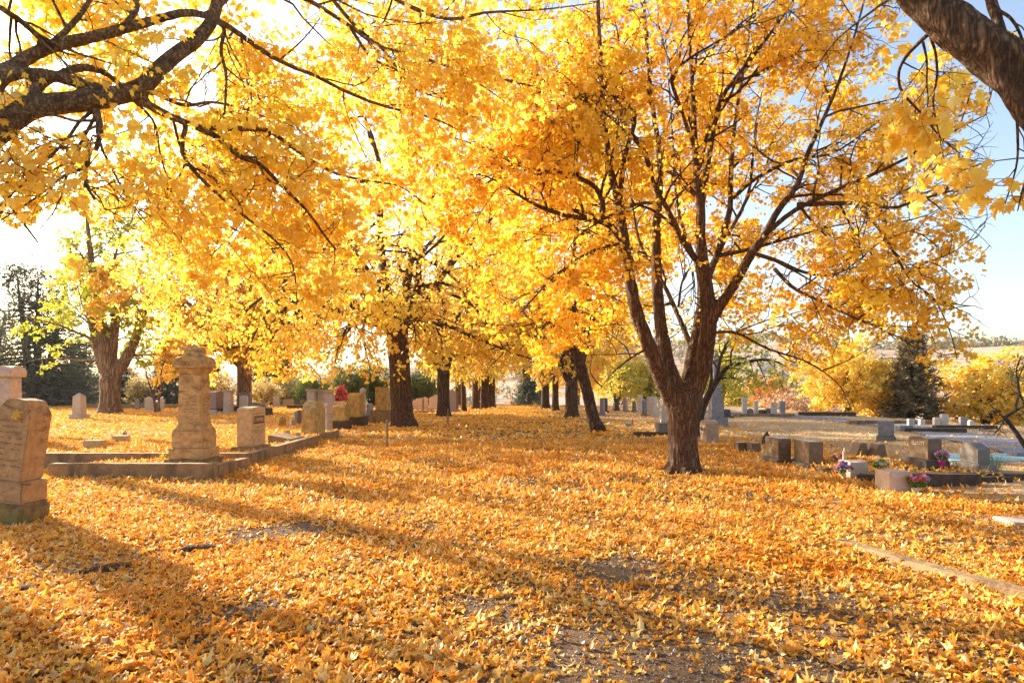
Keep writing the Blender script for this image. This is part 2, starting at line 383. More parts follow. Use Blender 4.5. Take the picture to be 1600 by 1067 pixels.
def spawn(P, r, per, t0, t1, L, ang, n, bias=(0, 0, 0), wob=0.15, rk=0.6, rmin=0.004, taper=0.25, rng=R, grav=(0, 0, 0), lk=0.4):
    """children of the polylines P (M,N,3): returns (M*per,n,3), radii"""
    Mn, Nn = P.shape[:2]
    idx = np.repeat(np.arange(Mn), per)
    K = len(idx)
    t = t0 + (t1 - t0) * ((np.tile(np.arange(per), Mn) + rng.random(K)) / per)
    f = t * (Nn - 1); i = np.minimum(f.astype(int), Nn - 2); w = (f - i)[:, None]
    base = P[idx, i] * (1 - w) + P[idx, i + 1] * w
    T = norm(P[idx, i + 1] - P[idx, i])
    pr = r[idx, i] * (1 - w[:, 0]) + r[idx, i + 1] * w[:, 0]
    q = rng.normal(size=(K, 3)); q = norm(q - (q * T).sum(1, keepdims=True) * T)
    a = np.radians(rng.uniform(ang[0], ang[1], K))[:, None]
    D = norm(np.cos(a) * T + np.sin(a) * q + np.asarray(bias))
    ln = L * rng.uniform(0.65, 1.25, K) * (1 - lk * t)
    seg = (ln / (n - 1))[:, None]
    out = np.empty((K, n, 3)); out[:, 0] = base
    g = np.asarray(grav)
    for j in range(1, n):
        D = norm(D + rng.normal(size=(K, 3)) * wob + g)
        out[:, j] = out[:, j - 1] + D * seg
    r0 = np.maximum(np.minimum(pr * rk, ln * 0.022), rmin)
    rr = r0[:, None] * np.linspace(1, taper, n)[None, :]
    return out, rr


def half(pts): return [(x, y) for x, y in pts] + [(-x, y) for x, y in reversed(pts) if abs(x) > 1e-6]
# maple leaf outlines, petiole at the origin, tip at y = 1
def _polar(lst):
    c = (0.0, 0.42); o = []
    for a, q in lst: o.append((c[0] + q * 0.58 * math.sin(rad(a)), c[1] + q * 0.58 * math.cos(rad(a))))
    return half(o)
LEAF20 = _polar([(0, 1.0), (9, .72), (20, .70), (27, .48), (38, .72), (50, 1.02), (60, .74), (72, .70), (84, .46), (98, .72), (113, .88), (135, .55), (165, .62), (180, .55)])
LEAF10 = _polar([(0, 1.0), (26, .48), (50, 1.0), (80, .45), (110, .85), (180, .55)])
LEAFC = _polar([(0, 1.0), (22, .66), (48, .98), (80, .60), (110, .85), (150, .62), (180, .5)])
LEAF7 = _polar([(0, 1.05), (28, .5), (62, 1.0), (120, .7), (180, .5)])


def leaves(geo, pos, tip, nrm, size, shape, ca, cb, jit=0.0):
    K = len(pos)
    tip = norm(tip); side = norm(np.cross(tip, nrm)); nr = np.cross(side, tip)
    if shape == 'quad':
        pts = np.array([(0, 0), (0.42, 0.5), (0, 1.0), (-0.42, 0.5)])
    elif shape == 'needle':
        pts = np.array([(0, 0), (0.10, 0.4), (0, 1.0), (-0.10, 0.4)])
    else:
        pts = np.array([(0, 0.42)] + list(shape))
    x = pts[:, 0][None, :, None]; y = pts[:, 1][None, :, None]
    if jit:
        m_ = len(pts); f_ = 1 + R.normal(0, jit, (K, m_, 1)); f_[:, 0] = 1
        asp = np.exp(R.normal(0, jit * .9, (K, 1, 1)))
        x = x * f_ * asp; y = .42 + (y - .42) * f_ / asp ** .5
    z = -(ca[:, None, None] * x ** 2 + cb[:, None, None] * (y - 0.4) ** 2)
    if jit: z = z + R.normal(0, jit * .45, (K, len(pts), 1))
    s = size[:, None, None]
    V = pos[:, None, :] + s * (x * side[:, None, :] + y * tip[:, None, :] + z * nr[:, None, :])
    m = len(pts); b = (np.arange(K) * m)[:, None, None]
    if shape in ('quad', 'needle'):
        F = (b + np.arange(4)[None, None, :]).reshape(-1, 4)
    else:
        j = np.arange(m - 1)
        tri = np.stack([np.zeros(m - 1, int), 1 + j, 1 + (j + 1) % (m - 1)], -1)
        F = (b + tri[None]).reshape(-1, 3)
    geo.add(V, [F])


def leaf_twigs(geo, P, per, size, shape, rng, spread=0.06, droop=0.5, keep=None, t0=0.2):
    """leaves set along twigs P (M,N,3)"""
    Mn, Nn = P.shape[:2]
    idx = np.repeat(np.arange(Mn), per); K = len(idx)
    t = rng.uniform(t0, 1.0, K); f = t * (Nn - 1); i = np.minimum(f.astype(int), Nn - 2); w = (f - i)[:, None]
    pos = P[idx, i] * (1 - w) + P[idx, i + 1] * w
    T = norm(P[idx, i + 1] - P[idx, i])
    q = rng.normal(size=(K, 3)); q[:, 2] *= 0.5
    d = norm(q + 0.6 * T + np.array([0, 0, -droop]))
    pos = pos + d * rng.uniform(0.2, 1.3, K)[:, None] * spread
    tip = norm(d + np.array([0, 0, -droop * 0.8]) + rng.normal(size=(K, 3)) * 0.25)
    n = rng.normal(size=(K, 3)) * 0.55 + np.array([0, 0, 0.8])
    if keep is not None:
        k = keep(pos); pos, tip, n = pos[k], tip[k], n[k]; K = len(pos)
    sz = size * rng.uniform(0.65, 1.25, K)
    leaves(geo, pos, tip, n, sz, shape, rng.uniform(-0.2, 0.7, K), rng.uniform(-0.1, 0.6, K))


def remesh(me, voxel, smooth=3, rough=0.0):
    o = bpy.data.objects.new('tmp', me); COL.objects.link(o)
    md = o.modifiers.new('r', 'REMESH'); md.mode = 'VOXEL'; md.voxel_size = voxel; md.use_smooth_shade = True
    sm = o.modifiers.new('s', 'SMOOTH'); sm.factor = 0.5; sm.iterations = smooth
    dg = bpy.context.evaluated_depsgraph_get()
    out = bpy.data.meshes.new_from_object(o.evaluated_get(dg))
    bpy.data.objects.remove(o); bpy.data.meshes.remove(me)
    n = len(out.vertices); co = np.empty(n * 3, np.float32); out.vertices.foreach_get('co', co)
    return co.reshape(-1, 3), out


def ridged(co, me, amp, name):
    """bark furrows on a trunk mesh, running up the trunk"""
    n = len(co); nr = np.empty(n * 3, np.float32); me.vertices.foreach_get('normal', nr); nr = nr.reshape(-1, 3)
    h = np.array([mnoise.noise(Vector((c[0] * 13, c[1] * 13, c[2] * 1.6))) + 0.6 * mnoise.noise(Vector((c[0] * 27, c[1] * 27, c[2] * 4.0))) for c in co.astype(float)])
    co2 = co + nr * (amp * h)[:, None]
    me.vertices.foreach_set('co', co2.astype(np.float32).ravel()); me.update(); me.name = name
    return me


# ---------------------------------------------------------------- generic maple of the avenue rows
def build_tree(name, loc, label, cat='tree', group=None, seed=1, trunk_r=0.36, fork=1.9, limbs=5, H=13.0, spread=6.0, leaf='leaf', bark='bark_mid',
               n1=7, n2=6, n3=4, per=9, lsize=0.17, lshape='quad', lean=(0, 0), low=2.4, lr=(.46, .62), limb_ang=None, voxel=0.06, droop=0.4, bare=0.0, l1=2.6, rz=0, hang=0.0):
    rng = np.random.default_rng(seed)
    root = empty(name, loc, rz, label, cat, group)
    tg = Geo()
    lx, ly = lean
    tp = smooth_path([(0, 0, -0.25, trunk_r * 1.55), (0.0, 0, 0.05, trunk_r * 1.32), (lx * .25, ly * .25, 0.5, trunk_r * 1.04), (lx * .6, ly * .6, fork * .6, trunk_r * 0.95), (lx, ly, fork, trunk_r * 1.0)], 14)
    tg.tubes(tp[:, :3], tp[:, 3], 16)
    Ls = []
    for k in range(limbs):
        a = 2 * math.pi * (k + rng.uniform(-.25, .25)) / limbs + seed
        out = rng.uniform(0.55, 1.0) * spread * (0.55 if k % 3 == 0 else 0.8)
        top = H * rng.uniform(0.72, 1.0)
        if limb_ang is not None and k < len(limb_ang): a, out, top = limb_ang[k]
        dx, dy = math.cos(a), math.sin(a)
        r0 = trunk_r * rng.uniform(*lr)
        z0 = fork - rng.uniform(0.05, 0.35)
        pts = [(lx * .9, ly * .9, z0, r0 * 1.1), (lx + dx * out * .16, ly + dy * out * .16, fork + 0.10 * (top - fork), r0),
               (lx + dx * out * .34, ly + dy * out * .34, fork + 0.32 * (top - fork), r0 * .8),
               (lx + dx * out * .58 + rng.normal() * .3, ly + dy * out * .58 + rng.normal() * .3, fork + 0.6 * (top - fork), r0 * .5),
               (lx + dx * out * .85, ly + dy * out * .85, fork + 0.85 * (top - fork), r0 * .24), (lx + dx * out, ly + dy * out, top, r0 * .06)]
        Ls.append(smooth_path(pts, 16))
    LP = np.stack([l[:, :3] for l in Ls]); LR = np.stack([l[:, 3] for l in Ls])
    tg.tubes(LP, LR, 9)
    co, me = remesh(tg.mesh('t'), voxel, 7)
    me = ridged(co, me, 0.020, 'trunk')
    link('trunk', me, root, M[bark])
    bg = Geo(); cg = Geo()
    def hk(P, r):
        k = P[:, -1, 2] > low + .15; return P[k], r[k]
    P1, r1 = spawn(LP, LR, n1, 0.14, 0.98, l1 * 1.35, (35, 80), 9, bias=(0, 0, 0.05 - hang), wob=0.14, rk=0.55, rng=rng, lk=0.45, grav=(0, 0, -hang * .25))
    P1, r1 = hk(P1, r1); bg.tubes(P1, r1, 5)
    P2, r2 = spawn(P1, r1, n2, 0.2, 1.0, l1 * 0.62, (30, 75), 6, bias=(0, 0, -0.05), wob=0.2, rk=0.6, rng=rng, grav=(0, 0, -0.04))
    P2, r2 = hk(P2, r2); bg.tubes(P2, r2, 4)
    P3, r3 = spawn(P2, r2, n3, 0.2, 1.0, l1 * 0.28, (25, 70), 4, bias=(0, 0, -0.1), wob=0.2, rk=0.6, rmin=0.003, rng=rng, grav=(0, 0, -0.06))
    if lshape != 'quad' : bg.tubes(P3, r3, 3)
    link('branches', bg.mesh('branches'), root, M[bark])
    if per:
        kp = None
        if bare > 0 or low: kp = lambda p: (p[:, 2] > low + 0.5 * np.sin(p[:, 0] * 2.1) + 0.4 * np.sin(p[:, 1] * 2.7)) & (rng.random(len(p)) > bare)
        leaf_twigs(cg, P3, per, lsize, lshape, rng, spread=0.12, droop=droop, keep=kp)
        leaf_twigs(cg, P2, per, lsize, lshape, rng, spread=0.12, droop=droop, keep=kp)
        link('crown', cg.mesh('crown', lshape != 'quad'), root, M[leaf])
    return root


# ---------------------------------------------------------------- traced trees
def traced_tree(root, trunk_paths, limb_paths, seed, bark, limb_bark, leaf, voxel, levels, lsize, lshape, keep=None, per=(8, 6), spread=0.08, droop=0.5, furrow=0.012, twig_trim=None, clear=0.0):
    rng = np.random.default_rng(seed)
    loc = np.array(root.location)
    tg = Geo()
    for p, n, s in trunk_paths:
        q = smooth_path(p, n); tg.tubes(q[:, :3] - loc, q[:, 3], s)
    co, me = remesh(tg.mesh('t'), voxel, 3)
    me = ridged(co, me, furrow, 'trunk')
    link('trunk', me, root, M[bark])
    bg = Geo(); cg = Geo()
    Ls = [smooth_path(p, 18) for p in limb_paths]
    LP = np.stack([l[:, :3] for l in Ls]) - loc; LR = np.stack([l[:, 3] for l in Ls])
    bg.tubes(LP, LR, 8)
    P, r = LP, LR
    twigs = []
    for k, lv in enumerate(levels):
        P, r = spawn(P, r, rng=rng, **lv)
        if twig_trim is not None:
            kk = twig_trim(P[:, -1] + loc); P, r = P[kk], r[kk]
        bg.tubes(P, r, (6, 4, 3, 3)[k])
        twigs.append(P)
    link('branches', bg.mesh('branches'), root, M[limb_bark])
    samp = np.concatenate([smooth_path(p, 70) for p in [q[0] for q in trunk_paths] + list(limb_paths)])
    samp = samp[samp[:, 1] > 1.0]; tree_ = samp
    spx = np.stack([samp[:, 0], samp[:, 2] - CAM_H], -1) / samp[:, 1:2]; sw = samp[:, 3] / samp[:, 1]
    def kp(p):
        q = p + loc; k = keep(q) if keep else np.ones(len(q), bool)
        if clear:
            idx = np.nonzero(k)[0]; l2 = np.stack([q[idx, 0], q[idx, 2] - CAM_H], -1) / np.maximum(q[idx, 1:2], .1)
            for c in range(0, len(idx), 4000):
                ii = idx[c:c + 4000]; dd = np.linalg.norm(l2[c:c + 4000, None] - spx[None], axis=-1) - sw[None] * 1.05 - 0.004
                hit = ((dd < 0) & (q[ii, 1][:, None] < samp[None, :, 1] + .1)).any(1)
                k[ii] &= ~(hit & (rng.random(len(ii)) < clear))
        return k
    leaf_twigs(cg, twigs[-1], per[0], lsize, lshape, rng, spread=spread, droop=droop, keep=kp)
    if len(twigs) > 1: leaf_twigs(cg, twigs[-2], per[1], lsize, lshape, rng, spread=spread, droop=droop, keep=kp)
    link('crown', cg.mesh('crown'), root, M[leaf])
    return root


def trace(pts, d0, d1, w0, w1, pw=1.0):
    """pixel polyline -> path; depth and width (m) run from start to end"""
    k = len(pts); o = []
    for i, (px, py) in enumerate(pts):
        f = i / (k - 1)
        d = d0 + (d1 - d0) * f
        o.append((*at(px, py, d), (w0 + (w1 - w0) * f ** pw) / 2))
    return o


# ================================================================ camera, sky, sun
cam = bpy.data.cameras.new('camera'); co_ = bpy.data.objects.new('camera', cam); COL.objects.link(co_)
co_.location = (0, 0, CAM_H); co_.rotation_euler = (rad(90), 0, 0)
cam.sensor_width = 36; cam.lens = 36 * FPX / 1600; cam.shift_y = (HZ - 533.5) / 1600
cam.clip_start = 0.05; cam.clip_end = 8000
scene.camera = co_
SUN_AZ, SUN_EL = math.atan2(-0.8, 0.6), rad(21)
sl = bpy.data.lights.new('sun', 'SUN'); sl.energy = 5.0; sl.angle = rad(0.5); sl.color = (1.0, 0.87, 0.68)
so = bpy.data.objects.new('sun', sl); COL.objects.link(so)
sv = Vector((math.sin(SUN_AZ) * math.cos(SUN_EL), math.cos(SUN_AZ) * math.cos(SUN_EL), math.sin(SUN_EL)))
so.rotation_euler = sv.to_track_quat('Z', 'Y').to_euler()
w = bpy.data.worlds.new('World'); scene.world = w; w.use_nodes = True
nt = w.node_tree; bgn = nt.nodes['Background']
sky = nt.nodes.new('ShaderNodeTexSky'); sky.sky_type = 'NISHITA'; sky.sun_disc = False
sky.sun_elevation = SUN_EL; sky.sun_rotation = SUN_AZ; sky.air_density = 1.0; sky.dust_density = 2.2; sky.ozone_density = 0.6
nt.links.new(sky.outputs[0], bgn.inputs[0]); bgn.inputs[1].default_value = 0.105
scene.view_settings.view_transform = 'Standard'; scene.view_settings.look = 'None'
scene.view_settings.gamma = 1; scene.view_settings.exposure = 1.70
cy = scene.cycles
cy.max_bounces = 7; cy.diffuse_bounces = 4; cy.glossy_bounces = 2; cy.transmission_bounces = 4; cy.transparent_max_bounces = 4
cy.sample_clamp_indirect = 6; cy.caustics_reflective = False; cy.caustics_refractive = False

# ================================================================ ground
def axis(lo, hi, fine_lo, fine_hi, fine, grow):
    a = [*np.arange(fine_lo, fine_hi + 1e-6, fine)]
    s, v = fine, fine_hi
    while v < hi: s *= grow; v += s; a.append(v)
    s, v = fine, fine_lo; b = []
    while v > lo: s *= grow; v -= s; b.append(v)
    return np.array(b[::-1] + a)
gx = axis(-1600, 2600, -14, 22, 0.25, 1.09); gy = axis(-60, 2600, -2, 40, 0.3, 1.08)
X, Y = np.meshgrid(gx, gy); Z = gz(X, Y)
nx, ny = len(gx), len(gy)
i, j = np.meshgrid(np.arange(nx - 1), np.arange(ny - 1)); b = (j * nx + i).ravel()
gme = np_mesh('ground', np.stack([X, Y, Z], -1).reshape(-1, 3), [np.stack([b, b + 1, b + 1 + nx, b + nx], -1)])
tag(link('ground', gme, None, ground_material()), kind='structure')

# narrow asphalt lane across the right-hand lawn
lane = smooth_path([(16.5, 6.0, 0, .1), (13.2, 11.5, 0, .1), (12.9, 14.2, 0, .1), (14.6, 20, 0, .1), (16.2, 26, 0, .1), (16.4, 33, 0, .1), (14.5, 42, 0, .1), (10.5, 52, 0, .1)], 60)[:, :2]
tn = np.gradient(lane, axis=0); tn = tn / np.linalg.norm(tn, axis=1, keepdims=True); sd = np.stack([tn[:, 1], -tn[:, 0]], -1)
wl = np.array([-1.05, -0.5, 0, 0.5, 1.05])
LV = lane[:, None, :] + sd[:, None, :] * wl[None, :, None]
LZ = gz(LV[..., 0], LV[..., 1]) + 0.035
V = np.concatenate([LV, LZ[..., None]], -1).reshape(-1, 3)
i, j = np.meshgrid(np.arange(4), np.arange(len(lane) - 1)); b = (j * 5 + i).ravel()
M['asphalt'] = plain_mat('old_asphalt', (0.20, 0.185, 0.20), 0.9, 0, 0.3, 6)
tag(link('road', np_mesh('road', V, [np.stack([b, b + 1, b + 6, b + 5], -1)]), None, M['asphalt']), kind='structure')

# ================================================================ near trees
# --- the big maple right of the avenue
mx_, my_ = 3.30, 12.3
maple = empty('maple_tree', (mx_, my_, 0), 0, 'large multi-stemmed yellow maple with deeply furrowed trunk, right of the leafy avenue', 'tree')
D = 12.3
def mp(pts, d1, w0, w1, d0=D): return trace(pts, d0, d1, w0, w1)
trunk_paths = [
    ([(*at(1069, 752, D), .42), (*at(1069, 738, D), .36), (*at(1068, 720, D), .305), (*at(1067, 690, D), .28), (*at(1067, 655, D), .295), (*at(1069, 628, D), .36), (*at(1072, 606, D), .26)], 16, 18),
    (mp([(1060, 645), (1044, 612), (1026, 575), (1010, 530), (992, 480), (984, 430), (977, 380), (968, 320)], 11.6, .36, .15), 18, 14),
    (mp([(1064, 640), (1056, 605), (1044, 570), (1035, 525), (1029, 480), (1026, 430), (1025, 370), (1030, 300)], 12.6, .34, .16), 18, 14),
    (mp([(1074, 640), (1086, 605), (1098, 570), (1105, 530), (1108, 495), (1104, 450), (1098, 410), (1094, 370)], 11.9, .40, .20), 18, 14),
    (mp([(1072, 632), (1076, 595), (1084, 550), (1093, 500), (1100, 450), (1120, 400)], 13.6, .34, .15), 16, 12),
    (mp([(1106, 515), (1124, 480), (1150, 440), (1175, 395), (1196, 366)], 11.6, .22, .15, 12.1), 12, 12),
]
# roots flaring out of the foot
for a_, l_ in ((0.3, .42), (1.5, .4), (2.6, .45), (3.7, .42), (4.6, .5), (5.5, .42)):
    dx, dy = math.cos(a_), math.sin(a_)
    trunk_paths.append(([(mx_ + dx * .15, my_ + dy * .15, .30, .10), (mx_ + dx * .27, my_ + dy * .27, .10, .085), (mx_ + dx * l_, my_ + dy * l_, -.05, .05)], 8, 8))
limb_paths = [
    mp([(968, 320), (955, 270), (945, 200), (940, 130), (937, 60), (930, -60), (925, -200)], 11.0, .15, .03, 11.6),
    mp([(1030, 300), (1030, 240), (1020, 170), (1012, 90), (1006, 0), (1000, -150)], 13.0, .15, .03, 12.6),
    mp([(1094, 370), (1095, 325), (1089, 280), (1085, 210), (1082, 130), (1076, 40), (1070, -120)], 11.5, .20, .03, 11.9),
    mp([(1095, 330), (1110, 230), (1125, 160), (1150, 122), (1200, 58), (1240, 0), (1280, -80)], 11.0, .13, .02, 11.9),
    mp([(1120, 400), (1140, 330), (1142, 270), (1150, 180), (1165, 90), (1180, -20), (1200, -160)], 14.4, .15, .02, 13.6),
    mp([(1196, 366), (1215, 330), (1245, 290), (1262, 240), (1285, 190), (1310, 130), (1340, 40), (1370, -80)], 11.0, .14, .02, 11.6),
    mp([(1196, 366), (1240, 330), (1300, 300), (1370, 270), (1440, 235), (1500, 200), (1540, 180)], 10.2, .10, .015, 11.6),
    mp([(1245, 320), (1300, 318), (1345, 318), (1395, 325), (1450, 308), (1520, 292), (1575, 290)], 10.2, .09, .012, 11.4),
    mp([(1175, 395), (1215, 408), (1255, 425), (1300, 430), (1340, 408), (1365, 385)], 10.0, .08, .015, 11.6),
    mp([(1345, 325), (1375, 360), (1400, 400), (1425, 440), (1460, 468), (1485, 520), (1495, 560)], 9.8, .05, .012, 10.6),
    mp([(1210, 420), (1240, 450), (1280, 470), (1320, 490), (1370, 510), (1400, 530)], 9.8, .07, .012, 11.0),
    mp([(1087, 405), (1068, 378), (1052, 345), (1038, 318), (1022, 290), (1014, 250), (985, 205), (940, 160), (885, 150), (860, 150)], 10.2, .12, .012, 11.9),
    mp([(1038, 318), (1000, 318), (965, 332), (938, 346), (905, 368), (880, 400)], 10.4, .07, .012, 11.6),
    mp([(990, 420), (965, 365), (935, 345), (890, 338), (850, 326), (815, 308), (780, 285), (740, 268)], 10.0, .14, .015, 11.8),
    mp([(938, 346), (942, 318), (925, 288), (880, 270), (835, 265), (800, 255), (760, 230)], 10.2, .11, .015, 11.0),
    mp([(968, 320), (975, 250), (992, 190), (985, 165), (960, 150), (900, 148), (850, 140), (800, 128), (720, 122)], 9.4, .10, .012, 11.6),
    mp([(1012, 260), (1000, 230), (960, 190), (930, 165), (905, 155), (860, 148)], 9.6, .05, .01, 11.6),
    mp([(1092, 250), (1060, 160), (1050, 120), (1080, 90), (1130, 60), (1180, 20), (1250, -20)], 10.4, .08, .015, 11.6),
    mp([(1145, 310), (1180, 280), (1240, 250), (1300, 240), (1360, 200), (1420, 150)], 12.5, .10, .012, 13.6),
    mp([(1060, 480), (1066, 440), (1080, 420), (1086, 450), (1085, 500)], 12.0, .05, .01, 12.2),
    mp([(1108, 520), (1150, 520), (1200, 545), (1260, 565), (1310, 600), (1330, 640)], 11.0, .06, .01, 12.0),
    mp([(1010, 545), (985, 560), (960, 580), (935, 610)], 11.0, .05, .01, 12.0),
    mp([(1093, 500), (1090, 420), (1060, 330), (1050, 200), (1040, 60)], 16.0, .13, .02, 13.6),
    mp([(1100, 450), (1130, 380), (1170, 300), (1180, 200), (1200, 100)], 16.5, .12, .02, 13.6),
    mp([(1084, 550), (1040, 450), (1000, 380), (985, 300), (960, 180)], 16.0, .12, .02, 13.6),
    mp([(1120, 400), (1170, 390), (1240, 370), (1320, 350), (1420, 340)], 15.5, .10, .015, 13.6),
    mp([(975, 380), (930, 390), (880, 420), (830, 470), (800, 510)], 10.6, .07, .01, 11.6),
]
def pix(p):
    q = np.maximum(p[:, 1], .3); return 800 + p[:, 0] / q * 1000, 607 - (p[:, 2] - 1.6) / q * 1000
def trim_maple(p):
    px, py = pix(p); low = 552 + 25 * np.sin(px * 0.031) + 18 * np.sin(px * 0.083)
    return (py < low) & (px < 1560)
def keep_maple(p):
    q = p[:, 1]
    px = 800 + p[:, 0] / q * 1000; py = 607 - (p[:, 2] - 1.6) / q * 1000
    # nothing grows on the bare lower trunk or below the hanging edge of the crown
    low = 540 + 25 * np.sin(px * 0.031) + 18 * np.sin(px * 0.083)
    low = np.where(px > 1120, low + 12, low)
    trunk = (np.abs(px - 1065 - (np.clip(560 - py, 0, 200)) * 0.12) < 55) & (py > 440) & (R.random(len(px)) < 0.85)
    right = px > 1520 + 25 * np.sin(py * 0.05)
    thin = (px > 1180) & (py < 560) & (R.random(len(px)) < 0.22)
    return (py < low) & ~trunk & ~right & ~thin
traced_tree(maple, trunk_paths, limb_paths, 5, 'bark', 'bark', 'leaf_orange', 0.03,
            [dict(per=11, t0=.15, t1=1.0, L=1.9, ang=(30, 75), n=8, bias=(0, 0, .05), wob=.16, rk=.6, rmin=.013),
             dict(per=6, t0=.2, t1=1.0, L=0.85, ang=(30, 75), n=6, wob=.22, rk=.7, rmin=.009, grav=(0, 0, -.05)),
             dict(per=3, t0=.25, t1=1.0, L=0.42, ang=(25, 70), n=4, wob=.25, rk=.7, rmin=.005, grav=(0, 0, -.08))],
            0.084, LEAF10, keep=keep_maple, twig_trim=trim_maple, per=(17, 12), spread=0.10, droop=0.6, furrow=0.016, clear=.8)

# --- the maple standing left of the picture, its limbs reaching over the avenue
nl = empty('maple_tree', (-5.6, 4.3, 0), 0, 'maple at the upper left corner whose thick limbs and golden leaves hang over the avenue', 'tree')
def tl(pts, d0, d1, w0, w1): return trace(pts, d0, d1, w0 * .86, w1 * .86)
trunk_paths = [
    ([(-5.6, 4.3, -.3, .42), (-5.6, 4.3, .1, .36), (-5.5, 4.3, 1.0, .29), (-5.3, 4.4, 2.0, .27), (-4.8, 4.5, 2.75, .22), (*at(-100, 262, 4.6), .16), (*at(0, 192, 4.7), .115)], 26, 14),
    (tl([(-110, 268), (-40, 222), (20, 186), (50, 168), (100, 161), (150, 156), (190, 148), (222, 136), (240, 118), (256, 102), (280, 82), (305, 64), (330, 34), (345, -20)], 4.6, 5.6, .22, .12), 40, 12),
    (tl([(-40, 190), (0, 122), (20, 105), (75, 75), (150, 57), (212, 40), (262, 26)], 4.7, 5.2, .15, .085), 24, 10),
    (tl([(-10, 128), (25, 115), (87, 120), (150, 138), (200, 150), (237, 167), (262, 180), (300, 196)], 4.7, 5.4, .12, .075), 24, 10),
    (tl([(28, 178), (55, 140), (90, 118), (130, 106), (165, 115), (195, 140)], 4.75, 5.3, .10, .06), 16, 10),
]
limb_paths = [
    tl([(262, 26), (290, 20), (320, 24), (345, 35), (372, 52), (402, 74), (440, 98), (487, 116), (550, 148), (600, 166), (640, 176), (680, 186), (720, 205)], 5.2, 7.0, .075, .02),
    tl([(0, 12), (37, 37), (75, 72)], 4.6, 4.9, .05, .05),
    tl([(300, 196), (337, 213), (375, 245), (405, 256), (440, 290), (480, 330), (510, 372), (530, 396)], 5.4, 6.4, .07, .02),
    tl([(300, 196), (325, 200), (400, 202), (422, 206), (450, 225), (480, 247), (510, 264), (530, 273), (560, 280), (600, 286), (630, 293), (665, 320)], 5.4, 7.4, .06, .02),
    tl([(290, 198), (285, 240), (310, 275), (350, 312), (400, 352), (430, 376), (455, 408), (463, 450), (464, 500)], 5.4, 6.4, .05, .012),
    tl([(145, 160), (152, 180), (157, 205), (150, 235)], 5.0, 4.9, .075, .04),
    tl([(140, 235), (135, 262), (134, 285), (148, 312)], 5.0, 5.0, .05, .02),
    tl([(330, 30), (350, 45), (345, 80), (353, 115), (352, 160), (350, 185)], 5.5, 5.7, .05, .02),
    tl([(135, 262), (100, 275), (75, 295), (40, 320), (0, 345)], 5.0, 4.8, .03, .012),
    tl([(230, 135), (250, 150), (290, 165), (330, 160), (380, 170), (430, 190)], 5.2, 6.4, .05, .015),
    tl([(330, 30), (360, -10), (420, -20), (480, 0), (545, 40), (590, 72), (640, 84), (700, 105), (740, 125), (790, 160)], 5.5, 7.5, .07, .015),
    tl([(545, 40), (580, 90), (620, 110), (650, 140), (690, 155)], 6.2, 7.0, .04, .012),
    tl([(480, -60), (520, 0), (560, 45), (600, 80), (630, 120), (640, 130)], 5.6, 6.6, .05, .015),
    tl([(500, -80), (620, 0), (700, 30), (760, 20), (850, 15), (930, 5)], 5.6, 7.4, .06, .012),
    tl([(-60, 200), (-40, 260), (0, 300), (30, 340), (60, 380)], 4.6, 5.0, .06, .015),
    tl([(75, 75), (120, 30), (160, -30), (200, -90)], 4.9, 5.4, .06, .02),
    tl([(190, 46), (215, 10), (200, -20), (230, -90)], 5.1, 5.6, .06, .02),
    tl([(270, 185), (282, 230), (300, 260), (350, 290), (380, 340), (330, 400)], 5.4, 6.0, .03, .01),
    tl([(200, 150), (240, 190), (250, 240), (262, 290), (255, 350)], 5.2, 5.6, .03, .01),
]
def trim_left(p):
    px, py = pix(p); low = np.where(px < 230, 370, 350 + .36 * np.clip(px, 0, 560)); low = np.where(px > 560, np.maximum(535 - (px - 560) * 1.3, 210), low)
    return (py < low) & (p[:, 1] > 3.2)
def keep_left(p):
    q = np.maximum(p[:, 1], .3)
    px = 800 + p[:, 0] / q * 1000; py = 607 - (p[:, 2] - 1.6) / q * 1000
    low = 330 + 0.33 * np.clip(px, 0, 560) + 22 * np.sin(px * 0.043) + 14 * np.sin(px * 0.11)
    low = np.where(px > 560, np.maximum(515 - (px - 560) * 1.3, 200), low)
    low = np.where(px < 230, np.minimum(low, 330 + 20 * np.sin(px * .05)), low)
    gap = (((px - 265) / 38) ** 2 + ((py - 78) / 26) ** 2 < 1) | (((px - 120) / 45) ** 2 + ((py - 190) / 16) ** 2 < 1) | (((px - 320) / 30) ** 2 + ((py - 140) / 40) ** 2 < .7)
    return (py < low) & (q > 4.1) & ~gap & (px < 900) & (R.random(len(px)) < np.clip((q - 3.0) / 2.2, .25, 1))
traced_tree(nl, trunk_paths, limb_paths, 8, 'bark_limb', 'bark_limb', 'leaf_near', 0.022,
            [dict(per=9, t0=.12, t1=1.0, L=1.25, ang=(30, 80), n=8, bias=(0, 0.1, .1), wob=.16, rk=.5, rmin=.006),
             dict(per=6, t0=.2, t1=1.0, L=0.65, ang=(30, 75), n=6, wob=.22, rk=.55, rmin=.0035, grav=(0, 0, -.05)),
             dict(per=3, t0=.25, t1=1.0, L=0.32, ang=(25, 70), n=4, wob=.25, rk=.6, rmin=.002, grav=(0, 0, -.1))],
            0.068, LEAF20, keep=keep_left, twig_trim=trim_left, per=(9, 6), spread=0.07, droop=0.6, furrow=0.004, clear=.85)

